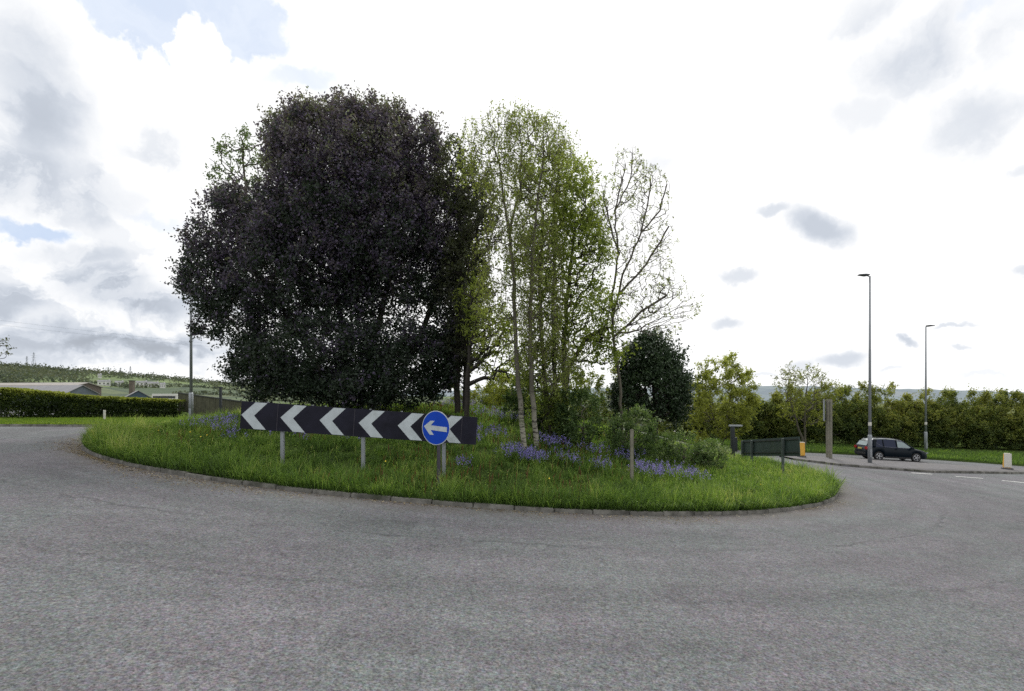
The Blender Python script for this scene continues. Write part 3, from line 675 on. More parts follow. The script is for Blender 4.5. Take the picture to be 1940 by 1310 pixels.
# 3. dark twiggy tree to the right of it
Yd = 24.5
b = on(866, Yd, 'isl', -.1)
tree('slender_dark_tree', 'slender dark twiggy tree with twin trunks between evergreen and birches', 'tree', b, [[b, at(866, 640, Yd), at(872, 500, Yd), at(868, 360, Yd)], [b+Vector((.35, .1, 0)), at(884, 650, Yd), at(900, 520, Yd), at(905, 400, Yd)]],
     [ell(872, 360, 48, 60, Yd), ell(905, 420, 45, 90, Yd), ell(880, 540, 50, 100, Yd), ell(885, 650, 40, 60, Yd), ell(860, 300, 25, 35, Yd)], M['dusk'], M['bark_dark'], nat=800, nleaf=27000, lsize=.12, spread=.3, rtr=.09, varb=.4, clumpy=.4)
b = on(884, 23, 'isl', -.1)
tree('small_light_tree', 'small light green tree with branches spreading right beside the twin dark trunks', 'tree', b, [[b, at(885, 730, 23), at(890, 660, 23), at(905, 600, 23)]],
     [ell(925, 620, 50, 55, 23), ell(945, 690, 45, 40, 23), ell(900, 560, 30, 40, 23)], M['maple'], M['bark_dark'], nat=260, nleaf=5200, lsize=.11, spread=.3, rtr=.06, varb=.7)
# 4. 5. the two birches
Yb = 19.3
b = on(994, Yb, 'isl', -.08)
tree('birch_tree', 'tall birch with pale flaking trunk, left one of the near pair', 'tree', b, [[b, at(985, 760, Yb), at(976, 640, Yb), at(975, 540, Yb), at(964, 440, Yb), at(950, 340, Yb), at(935, 250, Yb)], [at(964, 440, Yb), at(985, 360, Yb), at(990, 270, Yb)]],
     [ell(930, 270, 65, 55, Yb), ell(985, 250, 60, 50, Yb), ell(900, 310, 35, 40, Yb), ell(960, 340, 60, 50, Yb), ell(945, 215, 25, 25, Yb), ell(955, 460, 50, 90, Yb), ell(935, 580, 40, 70, Yb), ell(985, 620, 40, 90, Yb)], M['birch'], M['birch_bark'], nat=800, nleaf=13000, lsize=.075, spread=.24, r0=.0042, rtr=.082, clumpy=.3, varb=.35, droop=.22, up=.6, wig=.16)
b = on(1017, Yb+.2, 'isl', -.08)
tree('birch_tree', 'tall birch with black-marked pale trunk, right one of the near pair', 'tree', b, [[b, at(1010, 770, Yb), at(1004, 640, Yb), at(1008, 500, Yb), at(1015, 400, Yb), at(1030, 300, Yb), at(1030, 235, Yb)]],
     [ell(1030, 255, 50, 48, Yb), ell(1010, 330, 75, 55, Yb), ell(1065, 300, 30, 40, Yb), ell(1010, 440, 55, 80, Yb), ell(990, 230, 30, 28, Yb), ell(1030, 560, 50, 90, Yb), ell(1050, 680, 45, 60, Yb)], M['birch'], M['birch_bark'], nat=800, nleaf=13500, lsize=.075, spread=.24, r0=.0042, rtr=.082, clumpy=.3, varb=.4, droop=.22, up=.6, wig=.16)
# 6. green many-stemmed tree between
Ym = 21.2
b = on(1048, Ym, 'isl', -.1)
tree('maple_tree', 'leafy green tree with several ivy-clad stems right behind the birches', 'tree', b,
     [[b, at(1030, 700, Ym), at(1022, 540, Ym), at(1030, 400, Ym)], [b+Vector((.25, .2, 0)), at(1048, 700, Ym), at(1050, 540, Ym), at(1050, 380, Ym), at(1060, 310, Ym)], [b+Vector((.5, 0, 0)), at(1068, 690, Ym), at(1075, 560, Ym), at(1090, 420, Ym)], [b+Vector((.4, .3, 0)), at(1075, 700, Ym), at(1110, 640, Ym), at(1150, 620, Ym)]],
     [ell(1040, 380, 70, 85, Ym), ell(1090, 380, 48, 80, Ym), ell(1080, 490, 80, 80, Ym), ell(1020, 500, 60, 80, Ym), ell(1110, 600, 70, 70, Ym), ell(1040, 620, 60, 80, Ym), ell(1050, 720, 60, 65, Ym), ell(1042, 790, 38, 45, Ym), ell(1010, 690, 30, 60, Ym), ell(1140, 660, 55, 35, Ym), ell(1115, 440, 30, 60, Ym)],
     M['maple'], M['bark_dark'], nat=1700, nleaf=50000, lsize=.10, spread=.3, r0=.008, rtr=.09, varb=.5, zlight=.25, clumpy=.7)
# 7. sparse right hand birch
Ys = 21.5
b = on(1180, Ys, 'isl', -.1)
tree('thin_birch_tree', 'thin birch with few leaves and fine twigs leaning over the round holly', 'tree', b,
     [[b, at(1174, 720, Ys), at(1162, 640, Ys), at(1160, 560, Ys), at(1172, 480, Ys), at(1165, 400, Ys), at(1185, 310, Ys)], [at(1162, 600, Ys), at(1180, 520, Ys), at(1215, 440, Ys), at(1235, 340, Ys)],
      [at(1172, 480, Ys), at(1150, 400, Ys), at(1140, 345, Ys)], [at(1165, 400, Ys), at(1195, 340, Ys), at(1200, 275, Ys)], [at(1215, 440, Ys), at(1250, 400, Ys), at(1262, 350, Ys)],
      [at(1170, 560, Ys), at(1225, 500, Ys), at(1268, 430, Ys)], [at(1162, 640, Ys), at(1215, 590, Ys), at(1262, 560, Ys)]],
     [ell(1190, 330, 40, 55, Ys), ell(1235, 370, 35, 65, Ys), ell(1180, 420, 50, 70, Ys), ell(1220, 500, 60, 70, Ys), ell(1268, 575, 58, 52, Ys), ell(1240, 610, 40, 30, Ys), ell(1190, 590, 50, 50, Ys), ell(1140, 390, 25, 50, Ys), ell(1260, 440, 20, 45, Ys)],
     M['birch'], M['bark'], nat=1800, nleaf=4600, lsize=.075, spread=.2, r0=.0042, pw=.42, rtr=.05, varb=.25, wig=.09, up=1.6, droop=.10, step=.3)
# 8. holly
Yh = 25
b = on(1240, Yh, 'isl', -.1)
tree('holly_tree', 'round dark glossy holly standing right of the thin birch', 'tree', b, [[b, at(1240, 720, Yh), at(1238, 660, Yh)]],
     [ell(1240, 735, 66, 62, Yh), ell(1234, 688, 56, 46, Yh), ell(1275, 760, 30, 45, Yh), ell(1195, 755, 34, 40, Yh), ell(1232, 655, 26, 20, Yh)], M['holly'], M['bark_dark'], nat=620, nleaf=38000, lsize=.12, spread=.26, rtr=.08, clumpy=.6, varb=.45, zlight=.3)
# 9. brambles and bushes on the mound
def bush(name, label, px, py, rx, ry, Y, mat, n=7000, ls=.1, surf='isl', group=None, cat='bush', nat=120, varb=.5, extra=(), lobes=5):
    b = on(px, Y, surf, -.05); top = at(px, py-ry, Y); ct = at(px, py, Y); zr = max((top.z-b.z)/2, .25); s = Y/F
    E = [(np.array([ct.x, ct.y, b.z+zr*.95]), np.array([rx*s*.8, rx*s*.55, zr*.95]))]
    for k in range(lobes):
        u = rng.uniform(-.75, .75); v = rng.uniform(-.5, .5); q = rng.uniform(.55, .95)
        E.append((np.array([ct.x+u*rx*s, ct.y+v*rx*s*.5, b.z+zr*q]), np.array([rx*s*.35, rx*s*.3, zr*q])))
    if Y > 46:
        for k in range(5):
            u = rng.uniform(-.8, .8); E.append((np.array([ct.x+u*rx*s, ct.y+rng.uniform(-1, .5), b.z+zr*1.9]), np.array([rx*s*.10, .5, zr*rng.uniform(.2, .42)])))
    E += list(extra)
    T = [[b, b+Vector((rng.uniform(-.3, .3)*rx*s, 0, zr*1.0))], [b+Vector((.1, 0, 0)), b+Vector((rng.uniform(-.5, .5)*rx*s, .1, zr*.9))]]
    return tree(name, label, cat, b, T, E, mat, M['bark'], nat=nat, nleaf=n, lsize=ls, spread=.16*max(1, Y/30), r0=.006, rtr=.03, shell=.3, varb=varb, zlight=.35 if Y < 40 else .45, group=group, clumpy=.8 if Y > 46 else .5, step=.35 if Y < 35 else .7)
bush('bramble_bush', 'tangled green bush at the foot of the ivy-clad stems', 1105, 770, 60, 40, 20.5, M['bramble'], 6500, .10)
bush('bramble_bush', 'spreading leafy bush directly below the holly', 1195, 800, 58, 34, 20.2, M['bramble'], 6500, .09, varb=.55)
bush('bramble_bush', 'low bramble mound between holly and green sign back', 1290, 835, 50, 20, 20.5, M['bramble'], 4800, .08, varb=.6)
bush('bramble_bush', 'pale flowering bramble mound beside the left end of the green sign', 1345, 858, 36, 22, 20.8, M['bramble'], 4200, .08, varb=.78)
bush('leafy_shrub', 'dark shrub hugging the base of the birch pair on the right side', 1040, 790, 22, 45, 21.5, M['bramble'], 2500, .09, varb=.3)
bush('yellow_shrub', 'yellow green shrub glimpsed behind the left birch trunk', 955, 735, 45, 38, 30, M['yellow'], 4200, .13, varb=.55)
bush('leafy_shrub', 'dim olive shrub behind the birch trunks at left', 985, 745, 30, 50, 24, M['bramble'], 3500, .1, varb=.35)

# ---- beyond the carriageway, right
bush('yellow_tree', 'yellow green tree standing alone right of the holly', 1368, 745, 62, 62, 44, M['yellow'], 26000, .15, 'road', cat='tree', nat=420, varb=.55, extra=[ell(1365, 712, 48, 34, 44), ell(1325, 745, 30, 40, 44), ell(1400, 735, 28, 40, 44), ell(1365, 765, 70, 40, 44), ell(1385, 690, 16, 14, 44), ell(1345, 692, 16, 12, 44)])
b = on(1525, 50, 'road', -.1)
tree('sparse_tree', 'bare-topped sparse tree rising above the thicket left of the lamp posts', 'tree', b, [[b, at(1525, 780, 50), at(1530, 720, 50)], [b, at(1500, 770, 50), at(1492, 710, 50)]],
     [ell(1495, 730, 22, 38, 50), ell(1530, 735, 40, 40, 50), ell(1565, 745, 22, 28, 50), ell(1525, 780, 50, 30, 50)], M['yellow'], M['bark'], nat=420, nleaf=9000, lsize=.12, spread=.3, r0=.010, rtr=.1, varb=.35)
TH = [(1305, 800, 40, 46, 'shrub behind the holly, leftmost of the thicket'), (1345, 815, 42, 50, 'low thicket shrub below the yellow green tree'), (1410, 800, 46, 50, 'thicket shrub right of the yellow green tree'),
      (1455, 805, 42, 46, 'thicket shrub just behind the green sign back'), (1500, 800, 44, 50, 'thicket shrub under the sparse tree'), (1548, 802, 42, 48, 'thicket shrub left of the twin posted sign'),
      (1600, 800, 44, 46, 'thicket shrub between twin posts and the car'), (1645, 795, 42, 50, 'thicket shrub behind the tall lamp post'), (1692, 795, 44, 52, 'thicket shrub above the car roof'),
      (1740, 800, 44, 52, 'thicket shrub behind the shorter looking lamp post'), (1790, 800, 46, 50, 'thicket shrub just right of the car bonnet'), (1840, 805, 46, 48, 'thicket shrub left of the white bollard'),
      (1890, 805, 46, 50, 'thicket shrub above the white bollard'), (1940, 805, 48, 50, 'thicket shrub at the right edge of the photo'), (1990, 808, 48, 50, 'thicket shrub beyond the right edge')]
for k, (px, py, rx, ry, lab) in enumerate(TH):
    Y = 56-(px-1300)/700*3.5+rng.uniform(-.7, .7)
    bush('thicket_shrub', 'olive green '+lab, px, py, rx*1.5, ry+rng.uniform(-8, 9), Y, M['thicket'], 28000, .165, 'road', 'shrubs of the roadside thicket', 'shrub', 260, varb=.60+rng.uniform(-.10, .12), lobes=9)
# background band of trees beyond the island, glimpsed under the crowns
for k, (px, ry, lab) in enumerate([(905, 36, 'yellowish tree seen just right of the twin dark trunks'), (958, 42, 'yellowish tree seen left of the birch trunks'), (1010, 42, 'olive tree seen low between the birch trunks and maple'), (1095, 48, 'olive tree seen behind the bramble bush'), (1160, 52, 'olive tree seen left of the holly')]):
    bush('background_tree', lab, px, 765, 55, ry, 60, M['thicket'], 6000, .24, 'road', 'trees beyond the roundabout', 'tree', 90, varb=.6)

# ---- left hedge
def hedge():
    pl = [(-250, 36.5, 731), (0, 36.5, 736), (120, 37.5, 744), (200, 38.5, 752), (345, 40, 758)]
    pts = [np.array([(p-CX)/F*Y, Y, CAMH+(HY-y)/F*Y]) for p, Y, y in pl]
    base = pts[1].copy(); base[2] = float(H(base[0]))+.1
    root = empty('hedge', tuple(base), 'long clipped hedge with yellow green top along the left verge', 'hedge')
    L = [0]; 
    for a, b_ in zip(pts, pts[1:]): L.append(L[-1]+np.linalg.norm((b_-a)[:2]))
    n = 62000; s = rng.uniform(0, L[-1], n); X = np.interp(s, L, [p[0] for p in pts]); Y = np.interp(s, L, [p[1] for p in pts]); T = np.interp(s, L, [p[2] for p in pts])
    g = H(X)+.1; u = rng.uniform(0, 1, n); u = np.where(rng.uniform(size=n) < .25, rng.uniform(.9, 1, n), u)
    lump = .12*vnoise(X, Y, 1.5, 21)+.05*vnoise(X, Y, 5, 22)
    thick = .75+.25*vnoise(X, u*3, 1.6, 24)
    front = rng.uniform(size=n) < .7
    dy = np.where(front, -thick*(.75+.25*rng.uniform(size=n))*(1-.25*u**4), rng.uniform(-1, 1, n)*thick)
    Z = g+(T-g+lump)*u
    gap = (u < .25) & (vnoise(X, X*0, 1.8, 25)+rng.uniform(-.6, .6, n) > .25)
    k = ~gap; X, Y, Z, u, dy = X[k], Y[k], Z[k], u[k], dy[k]
    P = np.stack([X, Y+dy, Z], 1)-base
    var = .22+.22*u+.55*sm(.72, 1, u)+rng.normal(0, .15, len(X))+.1*vnoise(X, u*4, 2, 26)  # bright daylit top over dark backlit face, put into the leaf tone
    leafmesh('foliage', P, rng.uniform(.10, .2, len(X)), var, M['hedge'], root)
    mb = MB()
    for s in np.arange(.2, L[-1], .42):
        x = float(np.interp(s, L, [p[0] for p in pts])); y = float(np.interp(s, L, [p[1] for p in pts])); z = float(H(x))+.05
        a = Vector((x, y+random.uniform(-.3, .3), z))-Vector(base)
        mb.tube([a, a+Vector((random.uniform(-.25, .25), random.uniform(-.2, .2), 1.2))], [.035, .02], 5, False)
    mb.build('stems', M['bark_dark'], root)
    return pts
hedge()
# bare twigs reaching in at the left edge
b = on(-60, 34, 'road', 0)
tree('bare_tree', 'bare twigs of a tree reaching in at the left edge above the hedge', 'tree', b, [[b, at(-60, 700, 34), at(-50, 640, 34)]], [ell(-45, 655, 60, 32, 34), ell(-10, 672, 26, 12, 34)], M['dusk'], M['bark_dark'], nat=160, nleaf=500, lsize=.13, spread=.12, rtr=.08, r0=.008)

# ---- far woods on the hillside
def woods():
    P = []; V = []
    def clump(px, Q, n, hw, hh):
        a = math.atan((px-CX)/F); z = float(hill_z(np.array(px, float), np.array(Q, float))); c = np.array([Q*math.sin(a), Q*math.cos(a), z])
        d = rng.normal(size=(n, 3))*[hw*.45, hw*.45, hh*.3]; d[:, 2] = np.abs(d[:, 2]+hh*.35); P.append(c+d); V.append(np.full(n, rng.uniform(.2, .8)))
    for k in range(420):        # scattered woodland
        px = rng.uniform(-100, 640); Q = rng.uniform(560, 900)
        if px > 150 and Q < 780 and vnoise(np.array([px*.03]), np.array([Q*.012]), 1.5, 31)[0] < .55: continue
        clump(px, Q, 42, rng.uniform(6, 13), rng.uniform(5, 9))
    for px in np.arange(-120, 700, 5.0):   # ridge line trees
        if rng.uniform() < .85: clump(px+rng.uniform(-2, 2), 895, 40, rng.uniform(4, 9), rng.uniform(3, 6))
    for Q, a0, a1 in ((640, 150, 640), (500, 330, 620)):   # hedgerows
        for px in np.arange(a0, a1, 4.): clump(px, Q+math.sin(px*.02)*25, 10, 4, 4)
    P = np.concatenate(P); V = np.concatenate(V)
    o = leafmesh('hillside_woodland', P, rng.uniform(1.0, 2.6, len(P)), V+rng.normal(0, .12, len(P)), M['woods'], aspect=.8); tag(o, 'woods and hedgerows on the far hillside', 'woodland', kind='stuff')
    P = []; V = []
    for k in range(900):        # scrub on the valley floor right, in front of the far hill
        px = rng.uniform(650, 2100); Q = 120+rng.uniform()**1.5*1400; a = math.atan((px-CX)/F)
        n = 26; c = np.array([Q*math.sin(a), Q*math.cos(a), -16 if Q > 260 else -10]); hw = 5+Q*.012
        d = rng.normal(size=(n, 3))*[hw, hw*.5, 2.5]; d[:, 2] = np.abs(d[:, 2]); P.append(c+d); V.append(np.full(n, rng.uniform(.3, .9)))
    P = np.concatenate(P); V = np.concatenate(V)
    o = leafmesh('valley_woodland', P, rng.uniform(1.5, 3.5, len(P)), V, M['woods'], aspect=.8); tag(o, 'tree covered valley floor below the distant hill', 'woodland', kind='stuff')
woods()

# ------------------------------------------------------------------ bluebells
def bluebell(px, Y, rad, n, label):
    b = on(px, Y, 'isl', -.02); root = empty('bluebell_clump', b, label, 'bluebells', group='bluebell clumps on the island')
    a = rng.uniform(0, 2*math.pi, n); q = rad*np.sqrt(rng.uniform(size=n)); x = q*np.cos(a)*rng.uniform(.7, 1.5, n); y = q*np.sin(a)*.9
    z = HI(b.x+x, b.y+y)-b.z
    P = np.stack([x, y, z], 1); nb = n*2
    Pb = np.repeat(P, 2, 0)+rng.normal(0, .05, (nb, 3))*[1, 1, 0]
    blades('leaves', Pb, rng.uniform(.2, .38, nb), np.full(nb, .022), M['grass'], 1.0, rng.uniform(.1, .5, nb), root)
    fl = []
    for p in P:
        h = rng.uniform(.32, .56)
        for k in range(9): fl.append(p+[rng.normal(0, .03), rng.normal(0, .03), h-k*.022+rng.normal(0, .01)])
    fl = np.array(fl); leafmesh('flowers', fl, rng.uniform(.03, .055, len(fl)), rng.uniform(0, 1, len(fl)), M['bluebell'], root, .7)
BB = [(398, 20.5, .75, 60, 'bluebell clump left of the chevron board near the silver lamp base'), (418, 19.5, .4, 24, 'bluebell clump just below and right of the leftmost bluebells'), (440, 21.5, .45, 24, 'small bluebell clump touching the upper left of the chevron board'),
      (440, 18.2, .3, 18, 'small bluebell clump under the left end of the chevron board'), (500, 18.3, .45, 8, 'thin bluebell clump behind the left sign post'), (578, 18.2, .35, 10, 'thin bluebell clump under the second chevron'), (668, 18.2, .35, 14, 'bluebell clump left of the middle board post'),
      (860, 26.5, 1.1, 70, 'bluebells on the mound crest right of the blue sign top'), (945, 24, 1.1, 90, 'bluebells spilling down the crest left of the birch trunks'), (925, 20, .6, 50, 'bluebell clump right of the chevron board end'), (878, 15.6, .3, 14, 'small bluebell clump under the right end of the board'), (905, 18.6, .4, 14, 'bluebell clump close beside the right edge of the chevron board'),
      (985, 17.6, .6, 80, 'dense bluebell clump at the foot of the left birch'), (1008, 17.3, .5, 70, 'dense bluebell clump at the foot of the right birch'), (1045, 19.6, .6, 60, 'bluebell clump right behind the birch trunks'),
      (1080, 17.7, .45, 26, 'bluebell clump between birches and the lone grey post, left'), (1140, 17.4, .35, 24, 'bluebell clump just left of the lone grey post'), (1130, 19.5, .6, 30, 'bluebells in front of the bush left of the grey post'), (1185, 19.3, .35, 24, 'bluebell clump tucked behind the lone grey post'),
      (1232, 17.5, .5, 80, 'purple dense bluebell clump right of the lone grey post'), (1285, 18.0, .8, 75, 'widest bluebell patch in front of the bramble mound'), (1210, 20.1, .3, 16, 'small bluebell clump at the edge of the bush above the grey post')]
for a in BB: bluebell(*a)
yel = simple('dandelion_yellow', (.75, .55, .04), .7)
for k, (px, Y) in enumerate([(223, 20.5), (380, 17.5), (392, 17.8), (360, 18.4), (730, 15.2), (1040, 14.8), (1440, 17.8), (300, 19.0)]):
    b = on(px, Y, 'isl', 0); r_ = empty('dandelion', b, 'small yellow dandelion in the island grass', 'flower', group='dandelions in the island grass')
    MB().tube([(0, 0, .0), (.01, 0, .27)], .004, 5).build('stem', M['hedge'], r_)
    MB().tube([(.01, 0, .27), (.01, -.01, .285), (.01, -.02, .295)], [.008, .020, .012], 8).build('flower_head', yel, r_)

# ------------------------------------------------------------------ signs
def chevron_board():
    Y = 15.1; s = Y/F; c = at(679.5, 801.5, Y)
    root = empty('chevron_board', (c.x, c.y, float(HI(c.x, Y))), 'long black board with six white chevrons pointing left on short posts', 'road sign')
    off = c.z-root.location.z; Wd, Ht = 448*s, 52.5*s; T = R(3.95); Mt = Matrix.Translation((0, 0, off)) @ Matrix.Rotation(T, 4, 'Y')
    def pl(mb, poly, y0, y1): mb.prism(poly, y0, y1, Mt); return mb
    pl(MB(), [(-Wd/2, -Ht/2), (Wd/2, -Ht/2), (Wd/2, Ht/2), (-Wd/2, Ht/2)], 0, .03).build('panel', M['black_vinyl'], root)
    for x in (-Wd*.345, -Wd*.02, Wd*.31, Wd*.435):
        pl(MB(), [(x, -Ht/2), (x+.012, -Ht/2), (x+.012, Ht/2), (x, Ht/2)], -.0085, -.007).build('panel_joint', M['post_dark'], root)
    for k in range(6):
        x0 = (457-679.5+k*74.2)*s; h = Ht/2*.965; a = 25*s; b_ = 22.5*s
        poly = [(x0, 0), (x0+a, h), (x0+a+b_*1.02, h), (x0+b_+.02, 0), (x0+a+b_*1.02, -h), (x0+a, -h)]
        pl(MB(), poly, -.006, -.002).build('chevron', M['sign_white'], root)
    for z in (-Ht*.28, Ht*.28): pl(MB(), [(-Wd/2+.05, z-.02), (Wd/2-.05, z-.02), (Wd/2-.05, z+.02), (-Wd/2+.05, z+.02)], .032, .07).build('back_rail', M['galv'], root)
    for px in (532, 686, 840):
        x = (px-679.5)*s; zt = off-math.tan(T)*x+Ht*.3; zb = float(HI(c.x+x, Y))-root.location.z-.3
        MB().box((x, .115, (zt+zb)/2), (.10, .08, zt-zb)).build('post', M['galv'], root, bevel=.008)
    for px in (505, 590, 615, 700, 760):
        x = (px-679.5)*s; MB().box((x, .10, off-math.tan(T)*x+Ht/2+.005), (.05, .05, .035)).build('clip', M['galv'], root)
chevron_board()
def keep_left():
    Y = 13.95; c = at(825.5, 811, Y); Rr = 32.6*Y/F; yaw = R(-29)
    root = empty('turn_left_sign', (c.x, c.y, float(HI(c.x, Y))-.1), 'round blue sign with white left arrow in front of the chevrons', 'road sign', yaw)
    off = c.z-root.location.z
    circ = lambda r, n=56: [(r*math.cos(2*math.pi*k/n), off+r*math.sin(2*math.pi*k/n)) for k in range(n)]
    MB().prism(circ(Rr), 0, .012).build('backing', M['sign_white'], root)
    MB().prism(circ(Rr*.955), -.004, -.001).build('face', M['sign_blue'], root)
    a = [(-.86, .05), (-.38, .40), (-.08, .40), (-.36, .13), (.82, .08), (.82, -.20), (-.36, -.14), (-.12, -.42), (-.42, -.42)]
    ro = R(-2.0); a = [(x*math.cos(ro)-z*math.sin(ro), x*math.sin(ro)+z*math.cos(ro)) for x, z in a]
    MB().prism([(x*Rr*.98, off+z*Rr) for x, z in a], -.009, -.005).build('arrow', M['sign_white'], root)
    MB().tube([(.04, .07, -.2), (.04, .07, off+Rr*.6)], .045, 12).build('post', M['post_dark'], root, smooth=False)
    MB().box((.04, .03, off+.15), (.12, .03, .05)).box((.04, .03, off-.15), (.12, .03, .05)).build('bracket', M['galv'], root)
keep_left()
def lone_post():
    Y = 16.8; b = on(1197, Y, 'isl', -.2); top = at(1197, 815, Y)
    o = MB().box((0, 0, (top.z-b.z)/2), (.10, .09, top.z-b.z)).box((0, 0, top.z-b.z+.008), (.108, .098, .02)).build('wooden_post', M['timber'], bevel=.01)
    o.location = b; tag(o, 'lone square grey post standing in the grass among bluebells', 'post')
lone_post()
def green_sign():
    # a direction sign seen from behind, running away from the camera
    pr = at(1515, 846, 22.6); pl_ = at(1408, 849, 28.2)
    root = empty('green_sign', (pr.x, pr.y, float(HI(pr.x, pr.y))), 'dark green back of a long road sign on posts at the island edge', 'road sign')
    o = root.location; d = Vector((pl_.x-pr.x, pl_.y-pr.y, pl_.z-pr.z)); L = d.length; Hh = .80
    yaw = math.atan2(d.y, d.x); pit = math.atan2(d.z, math.hypot(d.x, d.y)); Mx = Matrix.Rotation(yaw, 3, 'Z') @ Matrix.Rotation(-pit, 3, 'Y')
    mid = (pr+pl_)/2-o
    MB().box(mid, (L, .03, Hh), Mx).build('panel', M['sign_green'], root)
    n = Mx @ Vector((0, 1, 0)); n = n if n.x < 0 else -n
    for z in (.30, -.24): MB().box(mid+n*.035+Vector((0, 0, z)), (L, .035, .05), Mx).build('back_rail', M['dark'], root)
    for u, dz in ((.22, .0), (.78, 0), (.985, 0)):
        p = pr.lerp(pl_, u)-o+n*.09; zb = float(HI(p.x+o.x, p.y+o.y))-o.z-.3; zt = p.z+.36
        MB().box((p.x, p.y, (zt+zb)/2), (.09, .09, zt-zb)).build('post', simple('sign_post_green', (.07, .09, .085), .6), root)
green_sign()
def t_post():
    b = on(1388, 26.5, 'isl', -.2); z = at(1388, 808, 26.5).z-b.z
    root = empty('signpost', b, 'small dark post with flat plate on top above the brambles', 'post')
    MB().box((0, 0, z/2), (.16, .16, z)).build('post', M['dark'], root, bevel=.01)
    MB().box((.14, 0, z+.03), (.62, .12, .07)).build('plate', M['galv'], root)
    MB().box((.06, -.02, z*.55), (.26, .2, z*.35)).build('box', M['dark'], root, bevel=.01)
t_post()
def twin_sign():
    Y = 37.0; b = on(1576, Y, 'road', .1)
    root = empty('twin_post_sign', b, 'tall edge-on road sign on two grey posts left of the car', 'road sign')
    zt = at(1576, 757, Y).z-b.z
    for x, y in ((-.14, -.1), (.22, .9)): MB().tube([(x, y, -.2), (x, y, zt)], .10, 12).build('post', M['timber'], root)
    MB().box((-.30, .4, zt-.72), (.05, 1.5, 1.45), Matrix.Rotation(R(-27), 3, 'Z')).build('panel', simple('sign_edge_grey', (.20, .22, .24), .6), root)
twin_sign()

def lamp(px, Y, h, label, side, base='road', dz=0, sticker=None, silver=False):
    b = on(px, Y, base, dz); root = empty('street_lamp', b, label, 'street lamp', group='street lamps round the roundabout')
    MB().tube([(0, 0, -.1), (0, 0, 1.7), (0, 0, 1.78)], [.125, .125, .09], 14, True).build('base', M['galv' if silver else 'pole'], root, True)
    MB().tube([(0, 0, 1.76), (0, 0, h)], [.088, .05], 12).build('pole', M['pole'], root, True)
    MB().tube([(0, 0, h-.04), (side*.28, 0, h+.06)], [.035, .03], 8).build('bracket', M['pole'], root)
    MB().prism([(side*.1, h+.02), (side*.30, h-.01), (side*.72, h+.05), (side*.72, h+.10), (side*.3, h+.13), (side*.05, h+.10)], -.13, .13).build('lantern', M['dark'], root, bevel=.01)
    MB().box((0, -.128, .6), (.13, .02, .5)).build('door', M['galv'], root)
    if sticker: MB().tube([(0, 0, sticker), (0, 0, sticker+.22)], .094, 12).build('number_band', M['bol_white'], root)
lamp(1648, 35.2, 11.85, 'tall grey street lamp standing in front of the car', -1, dz=.1, sticker=2.35)
lamp(1754, 48.3, 10.95, 'street lamp beyond the car with lantern pointing right', 1, sticker=2.4)
lamp(362, 33.0, 9.7, 'grey street lamp left of the dark evergreen, its top hidden by leaves', -1, dz=.1, silver=True)

def bollard(px, Y, label, turn):
    b = on(px, Y, 'road', .10); root = empty('traffic_bollard', b, label, 'bollard', rz=turn, group='keep left bollards on the splitter island')
    MB().box((0, 0, .03), (.52, .42, .10)).build('base', M['paving'], root, bevel=.015)
    MB().add([(-.2, -.15, .08), (.2, -.15, .08), (.2, .15, .08), (-.2, .15, .08), (-.165, -.125, .98), (.165, -.125, .98), (.165, .125, .98), (-.165, .125, .98)], [(0,3,2,1),(4,5,6,7),(0,1,5,4),(2,3,7,6),(0,4,7,3),(1,2,6,5)]).build('shell', M['bol_yellow'], root, bevel=.04)
    MB().box((0, -.150, .55), (.37, .012, .86), Matrix.Rotation(R(-1.6), 3, 'X')).build('front_face', M['bol_white'], root, bevel=.004)
    MB().box((0, 0, .965), (.30, .21, .06)).build('cap', M['bol_white'], root, bevel=.02)
bollard(1519, 37.0, 'yellow bollard at the tip of the paving next to the green sign', R(150))
bollard(1908, 34.6, 'white faced bollard with yellow side near the right edge', R(-28))

